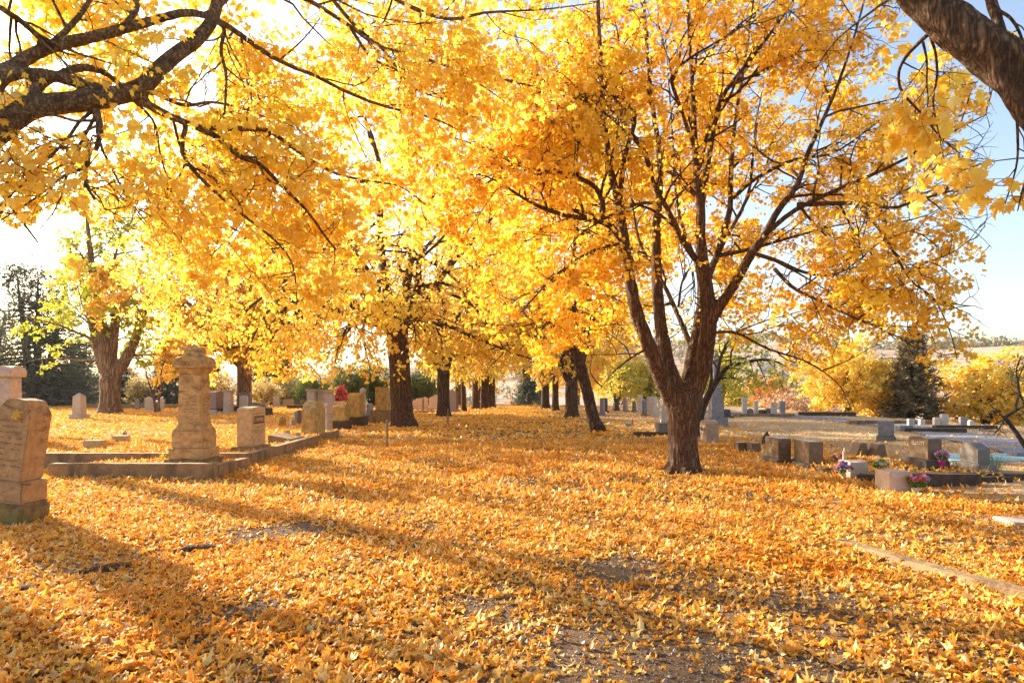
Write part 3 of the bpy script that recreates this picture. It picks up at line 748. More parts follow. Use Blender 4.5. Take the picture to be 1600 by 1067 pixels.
# --- the maple standing right of the picture, leaning in at the upper right corner
nr = empty('maple_tree', (4.9, 3.6, 0), 0, 'maple at the upper right corner with one dark leaning stem and loose hanging leaves', 'tree')
trunk_paths = [
    ([(4.9, 3.6, -.3, .40), (4.9, 3.6, .2, .33), (4.7, 3.65, 1.2, .25), (4.2, 3.8, 2.3, .20), (*at(1700, 215, 4.0), .175), (*at(1640, 150, 4.1), .155), (*at(1560, 92, 4.2), .145), (*at(1490, 40, 4.3), .13), (*at(1430, -14, 4.4), .115), (*at(1380, -80, 4.6), .11)], 36, 16),
    (tl([(1600, 175), (1590, 130), (1570, 80), (1558, 30), (1540, -30), (1530, -90)], 4.1, 4.4, .11, .08), 14, 10),
    (tl([(1660, 260), (1620, 200), (1590, 150), (1560, 110)], 4.0, 4.15, .14, .2), 12, 10),
]
limb_paths = [
    tl([(1455, 50), (1435, 68), (1415, 90), (1404, 115), (1410, 145), (1440, 178), (1470, 215), (1500, 240)], 4.4, 5.0, .035, .01),
    tl([(1453, 56), (1462, 85), (1464, 120), (1458, 160), (1466, 205), (1474, 245)], 4.4, 4.8, .025, .008),
    tl([(1442, 66), (1448, 95), (1448, 130), (1450, 150)], 4.4, 4.6, .022, .008),
    tl([(1560, 110), (1585, 160), (1590, 210), (1588, 260), (1570, 320)], 4.1, 4.3, .03, .008),
    tl([(1640, 210), (1620, 250), (1600, 290), (1590, 330)], 4.0, 4.2, .03, .008),
    tl([(1545, 10), (1580, 30), (1600, 70), (1610, 120)], 4.3, 4.0, .03, .01),
    tl([(1430, -10), (1390, 0), (1360, 20), (1310, 60), (1280, 100), (1250, 160)], 4.5, 6.0, .03, .008),
]
def trim_right(p):
    px, py = pix(p); return (py < 330) & (p[:, 1] > 1.8) & ~((px > 1500) & (py > 150) & (py < 250))
def keep_right(p):
    q = np.maximum(p[:, 1], .3)
    px = 800 + p[:, 0] / q * 1000; py = 607 - (p[:, 2] - 1.6) / q * 1000
    stem = np.abs(py - (110 + (px - 1560) * 0.72)) < 42
    return (q > 2.0) & (py < 345) & ~(stem & (R.random(len(px)) < .95)) & ~((px > 1515) & (py > 165) & (py < 235) & (R.random(len(px)) < .8)) & (px > 1380)
traced_tree(nr, trunk_paths, limb_paths, 12, 'bark', 'bark', 'leaf_near', 0.022,
            [dict(per=6, t0=.3, t1=1.0, L=.5, ang=(30, 80), n=6, bias=(0, 0, -.1), wob=.2, rk=.5, rmin=.004),
             dict(per=4, t0=.25, t1=1.0, L=.28, ang=(30, 75), n=4, wob=.25, rk=.55, rmin=.0025, grav=(0, 0, -.1))],
            0.085, LEAF20, keep=keep_right, twig_trim=trim_right, per=(6, 4), spread=0.06, droop=0.7, furrow=0.010, clear=.97)

# ================================================================ the avenue rows
ROWG = 'maples lining the avenue'
def gp(px, py): x, y = ground_at(px, py); return (x, y, float(gz(x, y)))
p1 = gp(631, 667)
t1 = build_tree('maple_tree', p1, 'massive maple with the thickest fluted trunk, first of the left row, by the block stones', 'tree', ROWG, seed=3,
                trunk_r=0.46, lr=(.36, .48), fork=4.2, H=15, spread=10.5, limbs=8, leaf='leaf', n1=10, n2=7, n3=4, per=10, lsize=0.155, low=1.75, l1=3.8, bark='bark', lean=(-.3, 0), hang=.48,
                limb_ang=[(3.14, 9.5, 7.2), (2.6, 8, 12), (3.8, 8.5, 8.2), (1.2, 4, 15), (0.2, 6, 11.5), (5.3, 6, 8.2), (4.5, 5, 14), (4.5, 6.0, 7.4)])
p2 = gp(693, 651)
t2 = build_tree('maple_tree', p2, 'dark maple splitting into three clear forks, behind the thin steel post in the left row', 'tree', ROWG, seed=21,
                trunk_r=0.36, fork=2.5, H=13, spread=6.5, limbs=3, leaf='leaf', low=2.5, l1=3.3, per=17, hang=.3, lsize=.145,
                limb_ang=[(math.pi, 3.6, 12), (1.4, 0.8, 13.5), (0.25, 2.6, 13)])
rowL = [(725, 642.5, .72, 'slim straight maple trunk just right of the three-forked maple', 0.9), (744, 639.5, .95, 'stout short-forked maple fourth along the left row, beside a pale post', 2.2),
        (757, 638.3, 1.1, 'broad dark maple deep in the left row, darkest trunk there', 3.9), (767, 637.2, 1.0, 'farthest maple of the left row, with a low two-armed fork', 5.1)]
for px, py, s, lab, rz in rowL:
    copy_thing(t2 if s > .8 else t1, lab, ROWG, gp(px, py), rz, (s * (.55 if s < .8 else 1), s * (.55 if s < .8 else 1), 1.0 if s < .8 else s))
q2 = gp(935, 674)
u2 = build_tree('maple_tree', q2, 'slender maple trunk leaning left, second tree of the right row', 'tree', ROWG, seed=32,
                trunk_r=0.23, fork=2.7, H=13, spread=6.0, limbs=4, leaf='leaf_orange', low=2.3, l1=3.2, lean=(-.75, 0), per=16, n1=9, lsize=.14, hang=.32,
                limb_ang=[(2.9, 3.0, 11.5), (1.9, 1.6, 13), (0.4, 3.0, 12), (4.4, 2.6, 11)])
q3 = gp(893, 652.5)
u3 = build_tree('maple_tree', q3, 'maple with a stubby trunk and fan of upright forks, third of the right row', 'tree', ROWG, seed=44,
                trunk_r=0.36, fork=1.9, H=13, spread=6.5, limbs=5, leaf='leaf', low=2.5, l1=3.3, per=17, hang=.3, lsize=.145,
                limb_ang=[(3.0, 3.4, 12), (2.4, 2.0, 13), (0.3, 1.6, 13), (5.9, 3.4, 11.5), (1.4, 2.8, 11)])
copy_thing(t1, 'straight narrow maple trunk between two forked maples in the right row', ROWG, gp(868, 642), 1.3, (.52, .52, .95))
copy_thing(u3, 'last maple seen in the right row, wide fork against pale sky', ROWG, gp(852, 638.5), 0.4, .95)

# younger tree behind the big maple, leaning right
f0 = at(1090, 684, 20.8); f0[2] = float(gz(f0[0], f0[1]))
yt = empty('leaning_tree', f0, 0, 'young leaning tree with sparse yellow-green leaves behind the big maple trunk', 'tree')
traced_tree(yt, [([(f0[0], f0[1], -.2, .17), (*at(1092, 662, 20.8), .15), (*at(1097, 640, 20.8), .13), (*at(1108, 615, 20.6), .11), (*at(1122, 592, 20.4), .09)], 16, 10)],
            [trace([(1122, 592), (1135, 575), (1160, 567), (1190, 562), (1215, 566), (1240, 580)], 20.4, 18.5, .16, .03),
             trace([(1120, 592), (1126, 560), (1140, 530), (1170, 500)], 20.4, 20.4, .13, .03),
             trace([(1108, 615), (1112, 585), (1108, 550), (1098, 520)], 20.4, 21.5, .12, .03),
             trace([(1122, 592), (1145, 590), (1165, 600)], 20.4, 20.0, .07, .02)], 17, 'bark_dark', 'bark_dark', 'leaf_green', 0.04,
            [dict(per=9, t0=.15, t1=1, L=1.5, ang=(30, 80), n=6, wob=.2, rk=.5, rmin=.008), dict(per=5, t0=.2, t1=1, L=.7, ang=(30, 75), n=4, wob=.25, rk=.6, rmin=.005)],
            0.12, LEAF7, keep=lambda p: (p[:, 2] > 1.5), per=(5, 3), spread=.1, furrow=.006)

# ================================================================ left background trees
g0 = gp(172, 646)
yg = build_tree('forked_tree', g0, 'old tree with stout forked tan trunk and yellow-green leaves, behind the small obelisk', 'tree', None, seed=50,
                trunk_r=0.62, fork=2.3, H=14, spread=6, limbs=4, leaf='leaf_green', bark='bark_tan', low=2.4, l1=3.2, per=14, n1=9, lsize=.19, bare=.0, voxel=.08,
                limb_ang=[(2.75, 4.6, 12.5), (3.4, 1.6, 15), (0.25, 4.4, 10.5), (1.5, 1.2, 13.5)])
lawn_p = gp(381, 645)
lawn_t = build_tree('yellow_tree', (-18.4, 44, float(gz(-18.4, 44))), 'yellow tree whose grey trunk rises right behind the lettered stone on the kerb', 'tree', None, seed=57,
           trunk_r=0.50, fork=3.4, H=13, spread=10, limbs=8, leaf='leaf', low=2.0, l1=3.8, per=17, n1=10, n2=7, lsize=.24, hang=.25, bark='bark_tan')
copy_thing(lawn_t, 'maple at the avenue crest with orange boughs sweeping low toward the pale gap', ROWG, (-5.5, 66, float(gz(-5.5, 66))), 2.6, (.75, .75, .9))
copy_thing(lawn_t, 'golden crown beyond the last right-row maples, its trunk below the crest', ROWG, (7.5, 74, float(gz(7.5, 74))), 4.0, (.75, .75, .95))
LG = 'tall sparse trees along the left lawn'
s1 = build_tree('tall_tree', (-20.6, 25.0, float(gz(-20.6, 25.0))), 'tall half-bare tree past the left picture border, farthest of the trees throwing long shadows', 'tree', LG, seed=58,
                trunk_r=0.25, fork=7.5, H=14, spread=3.2, limbs=4, leaf='leaf', low=6, l1=1.6, per=4, n1=5, n2=3, n3=3, lsize=.15, bare=.8, bark='bark', lr=(.5, .7))
copy_thing(s1, 'tall half-bare tree past the left picture border, middle of the trees throwing long shadows', LG, (-17.2, 18.6, float(gz(-17.2, 18.6))), 2.0)
copy_thing(s1, 'tall half-bare tree past the left picture border, nearest of the trees throwing long shadows', LG, (-14.6, 12.6, float(gz(-14.6, 12.6))), 4.0, .9)
copy_thing(s1, 'tall half-bare tree past the left picture border, close behind the nearest shadow-throwing tree', LG, (-17.8, 16.2, float(gz(-17.8, 16.2))), 5.2, .95)



def conifer(name, loc, label, H, Rb, mat='needle', seed=1, low=.08, group=None, dens=1.0, droop=.25, stems=1, nsize=.5, trunk_r=.2, bark='bark_dark', cat='tree'):
    rng = np.random.default_rng(seed)
    root = empty(name, loc, 0, label, cat, group)
    tg, cg = Geo(), Geo()
    for s in range(stems):
        ox, oy = (0, 0) if stems == 1 else rng.normal(0, .10 * Rb, 2)
        sp = smooth_path([(ox * .3, oy * .3, -.3, trunk_r), (ox, oy, H * .4, trunk_r * .75), (ox * 2, oy * 2, H, .02)], 10)
        tg.tubes(sp[:, :3], sp[:, 3], 9)
        n = int(H * 9 * dens / stems ** .5)
        t = np.sort(rng.uniform(low, 1, n)); a = rng.uniform(0, 6.28, n)
        ln = Rb * (1 - t) ** .8 * rng.uniform(.6, 1.1, n) + .15
        i = t * 9; k = np.minimum(i.astype(int), 8); w_ = (i - k)[:, None]
        base = sp[k, :3] * (1 - w_) + sp[k + 1, :3] * w_
        N_ = 7; u = np.linspace(0, 1, N_)[None, :, None]
        dirh = np.stack([np.cos(a), np.sin(a), np.zeros(n)], -1)[:, None, :]
        P = base[:, None, :] + dirh * u * ln[:, None, None]
        P[:, :, 2] += (ln[:, None] * (-droop * 1.6 * u[..., 0] + droop * 1.1 * u[..., 0] ** 2)) + rng.normal(0, .02, (n, N_))
        rr = (.012 + .02 * ln)[:, None] * np.linspace(1, .2, N_)[None]
        tg.tubes(P, rr, 4)
        P2, r2 = spawn(P, rr, 6, .15, 1, max(.35, Rb * .28), (40, 75), 4, bias=(0, 0, -.15), wob=.12, rk=.6, rmin=.006, rng=rng)
        for Q, pr in ((P2, 11), (P, 12)):
            idx = np.repeat(np.arange(len(Q)), pr); K = len(idx); tt = rng.uniform(.1, 1, K) * (Q.shape[1] - 1); kk = np.minimum(tt.astype(int), Q.shape[1] - 2); ww = (tt - kk)[:, None]
            pos = Q[idx, kk] * (1 - ww) + Q[idx, kk + 1] * ww; T = norm(Q[idx, kk + 1] - Q[idx, kk])
            tip = norm(T + rng.normal(size=(K, 3)) * .55 + np.array([0, 0, .1])); nn = rng.normal(size=(K, 3))
            leaves(cg, pos, tip, nn, nsize * rng.uniform(.6, 1.2, K), 'quad' if False else 'needle', np.zeros(K), np.full(K, .2))
    link('trunk', tg.mesh('trunk'), root, M[bark]); link('crown', cg.mesh('crown', False), root, M[mat])
    return root

def bg(px, d): x = (px - 800) / 1000 * d; return (x, d, float(gz(x, d)) - .1)
CG = 'dark conifers behind the left lawn'
big = conifer('pine_tree', bg(58, 58), 'huge dark many-stemmed pine at the far left edge', 12.5, 7.0, 'needle', 61, .06, CG, 1.7, .2, 3, .40, .40)
c2 = conifer('spruce_tree', bg(262, 66), 'pointed spruce behind the tall sandstone monument', 7.0, 2.6, 'needle', 62, .03, CG, 2.0, .3, 1, .42)
copy_thing(big, 'dark pine mass between the far left pine and the forked tree', CG, bg(118, 68), 2.0, (.8, .8, .6))
copy_thing(big, 'low dark pine right behind the forked trunk', CG, bg(195, 72), 4.0, (.7, .7, .42))
copy_thing(big, 'pine cut off by the left picture border', CG, bg(-20, 66), 1.0, .8)
for px, d, s, lab in ((300, 74, .8, 'spruce behind the mauve double stone'), (335, 70, .75, 'spruce just left of the white pillar stone'), (408, 64, .72, 'dark spruce right of the grey trunk'), (436, 66, 1.0, 'tall spruce in the gap left of the round juniper'),
                      (452, 76, .8, 'paler spruce behind the tall spruce in the gap')):
    copy_thing(c2, lab, CG, bg(px, d), px * .37, (s * 1.15, s * 1.15, s))

def shrub(name, loc, label, H, Rb, mat, seed, n=7, lsize=.14, shape='quad', group=None, droop=.2, cat='shrub', per=7, flat=1.0):
    rng = np.random.default_rng(seed)
    root = empty(name, loc, 0, label, cat, group); tg, cg = Geo(), Geo()
    a = rng.uniform(0, 6.28, n); o = np.sqrt(rng.uniform(.02, 1, n)) * Rb * .8
    N_ = 6; u = np.linspace(0, 1, N_)[None, :, None]
    top = np.stack([np.cos(a) * o, np.sin(a) * o, H * (1 - .45 * (o / Rb) ** 2) * rng.uniform(.8, 1, n)], -1)[:, None, :]
    P = top * np.concatenate([u ** .8, u ** .8, u], -1); P[:, 0] = np.stack([np.cos(a) * .1, np.sin(a) * .1, np.full(n, -.1)], -1)
    r = np.full((n, N_), .02 + .012 * H) * np.linspace(1, .25, N_)[None]
    tg.tubes(P, r, 5)
    P1, r1 = spawn(P, r, 9, .15, 1, Rb * .75, (30, 80), 6, bias=(0, 0, .05), wob=.2, rmin=.006, rng=rng); tg.tubes(P1, r1, 4)
    P2, r2 = spawn(P1, r1, 5, .15, 1, Rb * .35, (30, 80), 4, wob=.25, rmin=.004, rng=rng)
    leaf_twigs(cg, P2, per, lsize, shape, rng, spread=lsize * .8, droop=droop, keep=lambda p: p[:, 2] > .05)
    leaf_twigs(cg, P1, per, lsize, shape, rng, spread=lsize * .8, droop=droop, keep=lambda p: p[:, 2] > .05)
    link('stems', tg.mesh('stems'), root, M['bark_dark']); link('crown', cg.mesh('crown', False), root, M[mat])
    return root

shrub('juniper_bush', bg(492, 58), 'round dense green juniper bush behind the pale flat-topped stones', 2.6, 1.9, 'needle_green', 71, 16, .20, 'needle', None, -.4, per=14)
jb = shrub('juniper_tree', bg(545, 56), 'upright ragged green juniper left of the massive maple trunk', 3.8, 1.9, 'needle_green', 72, 16, .22, 'needle', 'upright junipers', -.3, per=14, cat='tree')
copy_thing(jb, 'taller ragged juniper partly behind the massive maple trunk', 'upright junipers', bg(583, 60), 2.0, (1.2, 1.2, 1.05))
copy_thing(jb, 'dark juniper between the massive maple and the three-forked maple', 'upright junipers', bg(655, 60), 1.0, (1.1, 1.1, .9))
copy_thing(jb, 'small juniper just left of the three-forked maple trunk', 'upright junipers', bg(672, 66), 3.0, (1.1, 1.1, .85))
shrub('red_maple_bush', bg(527, 44), 'small bright red bush behind the row of buff stones', 1.75, .8, 'leaf_red', 73, 6, .17, 'quad', None, .3)
ps = shrub('pale_shrub', bg(348, 55), 'pale straw-yellow shrub behind the mauve double stone', 3.0, 1.6, 'leaf_pale', 74, 9, .17, 'quad', 'pale autumn shrubs', .2)
for px, d, s, lab in ((410, 56, .85, 'pale yellow shrub right of the grey trunk'), (418, 60, .9, 'straw shrub beside the tall spruce'), (455, 62, .95, 'tan open shrub left of the round juniper'), (215, 66, 1.2, 'tan-pink shrub right of the forked tree'), (476, 70, 1.5, 'grey-green tall shrub above the round juniper'), (608, 62, .9, 'yellow shrub glimpsed right beside the massive maple trunk')):
    copy_thing(ps, lab, 'pale autumn shrubs', bg(px, d), px * .3, s)
# two-stemmed bare little tree by the white slabs
b0 = gp(245, 645); sm = empty('small_bare_tree', b0, 0, 'little twin-stemmed reddish tree standing between two white slabs', 'tree')
traced_tree(sm, [([(*at(243, 646, b0[1]), .12), (*at(242, 630, b0[1]), .09), (*at(238, 615, b0[1]), .08), (*at(230, 590, b0[1]), .05)], 10, 8), ([(*at(249, 646, b0[1]), .12), (*at(248, 628, b0[1]), .09), (*at(252, 605, b0[1]), .07), (*at(251, 588, b0[1]), .04)], 10, 8)],
            [trace([(230, 590), (226, 575), (215, 560)], b0[1], b0[1], .10, .02), trace([(251, 588), (255, 570), (262, 555)], b0[1], b0[1], .08, .02), trace([(238, 612), (246, 595), (240, 570)], b0[1], b0[1], .06, .02)], 19, 'bark_tan', 'bark_tan', 'leaf_pink', .05,
            [dict(per=7, t0=.2, t1=1, L=1.6, ang=(30, 70), n=5, wob=.2, rmin=.01), dict(per=4, t0=.2, t1=1, L=.7, ang=(30, 70), n=4, wob=.2, rmin=.006)], .16, LEAF7, per=(3, 1), spread=.12, furrow=.004)

# ================================================================ right background trees
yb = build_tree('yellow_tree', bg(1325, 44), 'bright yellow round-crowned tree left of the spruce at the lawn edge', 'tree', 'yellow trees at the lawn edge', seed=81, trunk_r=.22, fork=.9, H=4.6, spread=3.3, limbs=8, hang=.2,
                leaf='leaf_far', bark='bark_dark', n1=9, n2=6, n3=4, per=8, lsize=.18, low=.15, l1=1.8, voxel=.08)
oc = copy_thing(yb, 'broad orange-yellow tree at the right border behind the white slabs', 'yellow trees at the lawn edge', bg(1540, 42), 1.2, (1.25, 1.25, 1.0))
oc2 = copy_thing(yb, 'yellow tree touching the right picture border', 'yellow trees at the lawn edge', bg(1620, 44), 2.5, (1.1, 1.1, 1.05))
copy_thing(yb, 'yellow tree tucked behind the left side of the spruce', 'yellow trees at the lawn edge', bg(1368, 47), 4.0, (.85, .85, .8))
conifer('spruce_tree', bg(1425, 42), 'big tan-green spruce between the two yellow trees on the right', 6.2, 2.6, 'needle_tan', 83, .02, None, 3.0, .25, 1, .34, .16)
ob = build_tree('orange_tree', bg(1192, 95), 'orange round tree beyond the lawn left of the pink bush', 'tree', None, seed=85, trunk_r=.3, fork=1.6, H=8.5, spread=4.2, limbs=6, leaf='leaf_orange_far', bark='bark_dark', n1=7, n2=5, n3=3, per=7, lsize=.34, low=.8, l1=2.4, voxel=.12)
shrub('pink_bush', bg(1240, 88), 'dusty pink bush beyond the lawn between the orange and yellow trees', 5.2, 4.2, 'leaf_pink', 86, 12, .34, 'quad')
pb = bpy.data.objects['pink_bush']
copy_thing(pb, 'brownish bush left of the bright yellow tree', None, bg(1275, 100), 1.0, (.9, .9, 1.25)); 
gb = shrub('yellow_green_bush', bg(1125, 60), 'yellow-green bush beyond the lawn behind the tall grey pedestal', 5.0, 3.0, 'leaf_lime', 87, 11, .26, 'quad')
for px, d, s, lab in ((965, 66, 1.0, 'yellow-green tree beyond the dark upright stones left of the big maple'), (1010, 72, 1.2, 'light green tree straight behind the white stones left of the big maple'), (1150, 80, 1.0, 'yellowish bush left of the orange tree')):
    copy_thing(gb, lab, 'green-yellow bushes beyond the crest', bg(px, d), px, (s, s, s))
fb = conifer('conifer_tree', bg(825, 95), 'grey-green conifer closing the far end of the avenue', 9.5, 3.6, 'needle', 88, .02, None, 1.6, .25, 1, .6)
copy_thing(fb, 'smaller conifer beside the one closing the avenue', None, bg(842, 110), 1.0, (.9, .9, .8))
copy_thing(pb, 'rusty bush between the conifers at the end of the avenue', None, bg(815, 100), 2.0, (.6, .6, 1.0))
# leaning little pine at the lower right border
lp0 = at(1625, 725, 13.8); lp0[2] = float(gz(lp0[0], lp0[1]))
lp = empty('leaning_pine', lp0, 0, 'scraggy dark pine leaning in from the right picture border', 'tree')
traced_tree(lp, [([(lp0[0], lp0[1], -.1, .075), (*at(1603, 698, 13.8), .06), (*at(1585, 672, 13.8), .05), (*at(1570, 652, 13.8), .045)], 12, 8)],
            [trace([(1570, 652), (1590, 640), (1620, 625)], 13.8, 13.8, .08, .03), trace([(1570, 652), (1562, 668), (1552, 680)], 13.8, 13.6, .05, .012), trace([(1575, 658), (1555, 640), (1545, 630)], 13.8, 13.6, .04, .01),
             trace([(1585, 645), (1592, 610), (1588, 580), (1596, 555)], 13.8, 13.8, .06, .02), trace([(1600, 632), (1590, 600), (1600, 570)], 13.8, 14.2, .05, .02), trace([(1568, 655), (1545, 668), (1530, 672)], 13.8, 13.8, .03, .008), trace([(1610, 630), (1620, 590), (1630, 550)], 13.8, 13.8, .06, .02)],
            23, 'bark_dark', 'bark_dark', 'needle', .02, [dict(per=7, t0=.2, t1=1, L=.45, ang=(30, 75), n=5, wob=.25, rmin=.004), dict(per=4, t0=.2, t1=1, L=.22, ang=(30, 75), n=4, wob=.25, rmin=.0025)],
            .09, 'needle', keep=lambda p: (p[:, 2] > 1.75), per=(8, 6), spread=.03, droop=-.2, furrow=.003)

# ================================================================ hillside beyond: houses and trees
rng = np.random.default_rng(91)
def house_mesh():
    bm = bmesh.new(); bmesh.ops.create_cube(bm, size=1); 
    for v in bm.verts: v.co = Vector((v.co.x * 11, v.co.y * 8, v.co.z * 5 + 2.0))
    a = bpy.data.meshes.new('wall'); bm.to_mesh(a); bm.free()
    V = np.array([(-6, -4.6, 4.4), (6, -4.6, 4.4), (6, 4.6, 4.4), (-6, 4.6, 4.4), (-6, 0, 7.2), (6, 0, 7.2)])
    r_ = np_mesh('roof', V, [np.array([(0, 1, 5, 4), (2, 3, 4, 5), (3, 2, 1, 0)]), np.array([(0, 4, 3), (1, 2, 5)])], False)
    return a, r_
hw, hr = house_mesh()
hm = bpy.data.meshes.new('window'); bm = bmesh.new()
bmesh.ops.create_cube(bm, size=1, matrix=Matrix.Diagonal((1.5, .1, 1.4, 1))); bm.to_mesh(hm); bm.free()
hl = ['white house lowest on the hillside, left of the orange tree', 'pale house above the orange tree crown', 'white house right above the pink bush', 'grey-roofed house half up the slope behind the hanging maple branch', 'house beside the green bush on the slope',
      'small pale house high on the slope left of the yellow tree', 'house on the slope just left of the bright yellow tree', 'long white house near the ridge over the right yellow tree', 'house high on the slope above the pink bush', 'pale house seen through bare twigs above the lawn', 'house on the middle slope between two dark trees', 'uppermost house on the town slope']
pos = [(1158, 300), (1185, 345), (1262, 290), (1210, 420), (1225, 380), (1285, 450), (1300, 360), (1530, 640), (1250, 470), (1168, 430), (1195, 500), (1235, 560)]
for (px, d), lab in zip(pos, hl):
    h = empty('hillside_house', bg(px, d), rng.uniform(-.5, .5), lab, 'house', 'houses on the far hillside')
    link('wall', hw, h); link('roof', hr, h)
    for cx in (-3.4, 0, 3.4): link('window', hm, h).location = (cx, -4.02, 2.4)
    h.scale = (.8,) * 3
hw.materials.append(M['housewall']); hr.materials.append(M['roof']); hm.materials.append(M['glass'])
# far wood and scrub on the slope: one mass
fg = Geo()
K = 2600
fr = rng.uniform(280, 800, K); fa = rng.uniform(-.10, .95, K); fx, fy = fr * np.sin(fa), fr * np.cos(fa)
cl = np.sin(fx * .03) * np.sin(fy * .027 + 1) + rng.normal(0, .4, K); k_ = (cl > .1) | (fr > 690); fx, fy = fx[k_], fy[k_]
big_n = 26
c_ = np.stack([fx, fy, gz(fx, fy)], -1); K = len(c_)
sz = rng.uniform(2.0, 5.0, K) * np.where(np.hypot(fx, fy) > 690, 1.7, 1.0)
q = norm(rng.normal(size=(K, big_n, 3))) * rng.uniform(.4, 1, (K, big_n, 1)) * sz[:, None, None] * np.array([1, 1, 1.05])
pp = (c_[:, None, :] + q + np.array([0, 0, 1.0]) * sz[:, None, None] * .8).reshape(-1, 3)
leaves(fg, pp, rng.normal(size=pp.shape), rng.normal(size=pp.shape), np.repeat(sz * .55, big_n), 'quad', np.zeros(len(pp)), np.zeros(len(pp)))
M['scrub'] = leaf_mat('far_scrub', [(0, (0.10, 0.11, 0.06)), (.5, (0.24, 0.20, 0.10)), (.8, (0.50, 0.34, 0.14)), (1, (0.60, 0.42, 0.24))], patch=(.10, .12, .07), trans=.2, gloss=0, pscale=.012)
tag(link('hillside_woods', fg.mesh('hillside_woods', False), None, M['scrub']), kind='stuff')

# ================================================================ the air
if HAZE:
    bm = bmesh.new(); bmesh.ops.create_cube(bm, size=1, matrix=Matrix.Translation((150, 450, 40)) @ Matrix.Diagonal((1900, 1060, 160, 1)))
    me = bpy.data.meshes.new('haze'); bm.to_mesh(me); bm.free()
    hmm, nt, out = new_mat('haze_air'); pv = nt.nodes.new('ShaderNodeVolumePrincipled')
    pv.inputs['Color'].default_value = (.92, .93, .97, 1); pv.inputs['Density'].default_value = HAZE; pv.inputs['Anisotropy'].default_value = .3
    nt.links.new(pv.outputs[0], out.inputs['Volume'])
    tag(link('haze', me, None, hmm), kind='stuff')

# ================================================================ gravestones
LIFT, BLOCK = [], []
TUFTS = [(-5.6, 7.2, .25, 60, .08)]
srng = np.random.default_rng(77)


def finish(bm, name, parent, mat, bev=.012, seg=2, rough=0.0, sub=0):
    bmesh.ops.remove_doubles(bm, verts=bm.verts, dist=1e-5)
    bmesh.ops.recalc_face_normals(bm, faces=bm.faces)
    if bev > 0:
        ed = [e for e in bm.edges if len(e.link_faces) == 2 and e.calc_face_angle(0) > .45]
        bmesh.ops.bevel(bm, geom=ed, offset=bev, segments=seg, affect='EDGES', clamp_overlap=True)
    if sub:
        bmesh.ops.triangulate(bm, faces=[f for f in bm.faces if len(f.verts) > 4])
        bmesh.ops.subdivide_edges(bm, edges=bm.edges[:], cuts=sub, use_grid_fill=True)
    if rough > 0:
        bm.normal_update()
        off = Vector(srng.uniform(-50, 50, 3))
        for v in bm.verts:
            h = mnoise.noise(v.co * 5 + off) + .6 * mnoise.noise(v.co * 14 + off) + .4 * mnoise.noise(v.co * 33 + off)
            v.co += v.normal * (h * rough)
    me = bpy.data.meshes.new(name); bm.to_mesh(me); bm.free()
    return link(name, me, parent, M[mat] if isinstance(mat, str) else mat)


def box(bm, cx, cy, z0, w, d, h, tw=1.0, td=None, sx=0, sy=0):
    td = tw if td is None else td
    vs = [bm.verts.new((cx + sx * k + x * w / 2 * (tw if k else 1), cy + sy * k + y * d / 2 * (td if k else 1), z0 + h * k)) for k in (0, 1) for x, y in ((-1, -1), (1, -1), (1, 1), (-1, 1))]
    for f in ((0, 1, 2, 3), (4, 5, 6, 7), (0, 1, 5, 4), (1, 2, 6, 5), (2, 3, 7, 6), (3, 0, 4, 7)): bm.faces.new([vs[i] for i in f])
    return vs


def prism(bm, prof, t, axis='y', off=0.0):
    """closed outline (x,z) pushed through thickness t"""
    n = len(prof)
    def p(u, z, s): return (u, s * t / 2 + off, z) if axis == 'y' else (s * t / 2 + off, u, z)
    a = [bm.verts.new(p(u, z, -1)) for u, z in prof]; b_ = [bm.verts.new(p(u, z, 1)) for u, z in prof]
    bm.faces.new(a); bm.faces.new(b_[::-1])
    for i in range(n): bm.faces.new([a[i], a[(i + 1) % n], b_[(i + 1) % n], b_[i]])


def outline(kind, w, h, z0=0.0):
    a = w / 2; N_ = 14
    if kind == 'arch': top = [(a * math.cos(t), h - .16 * w + .16 * w * math.sin(t)) for t in np.linspace(0, math.pi, N_)]
    elif kind == 'low': top = [(a * math.cos(t), h - .07 * w + .07 * w * math.sin(t)) for t in np.linspace(0, math.pi, N_)]
    elif kind == 'round': top = [(a * math.cos(t), h - a + a * math.sin(t)) for t in np.linspace(0, math.pi, N_)]
    elif kind == 'peak': top = [(a, h - .28 * w), (0, h), (-a, h - .28 * w)]
    elif kind == 'chamfer': top = [(a, h - .28 * w), (a - .26 * w, h), (-a + .26 * w, h), (-a, h - .28 * w)]
    elif kind == 'shoulder': top = [(a, h - .22 * w), (.8 * a, h - .22 * w)] + [(.72 * a * math.cos(t), h - .22 * w + .22 * w * math.sin(t)) for t in np.linspace(0, math.pi, N_)] + [(-.8 * a, h - .22 * w), (-a, h - .22 * w)]
    elif kind == 'serp': top = [(a * u, h - .12 * w + .12 * w * math.cos(u * math.pi * .9)) for u in np.linspace(1, -1, N_)]
    else: top = [(a, h), (-a, h)]
    return [(-a, z0), (a, z0)] + top


def letters(txt, size, parent, loc, mat, depth=.004, rz=0.0, name='inscription', rx=math.pi / 2, bold=.012):
    cu = bpy.data.curves.new('txt', 'FONT'); cu.body = txt; cu.size = size; cu.align_x = 'CENTER'; cu.align_y = 'CENTER'; cu.extrude = depth; cu.offset = bold * size
    o = bpy.data.objects.new('txt', cu); COL.objects.link(o)
    me = bpy.data.meshes.new_from_object(o.evaluated_get(bpy.context.evaluated_depsgraph_get()))
    bpy.data.objects.remove(o); bpy.data.curves.remove(cu)
    l = link(name, me, parent, M[mat]); l.location = loc; l.rotation_euler = (rx, 0, rz); return l


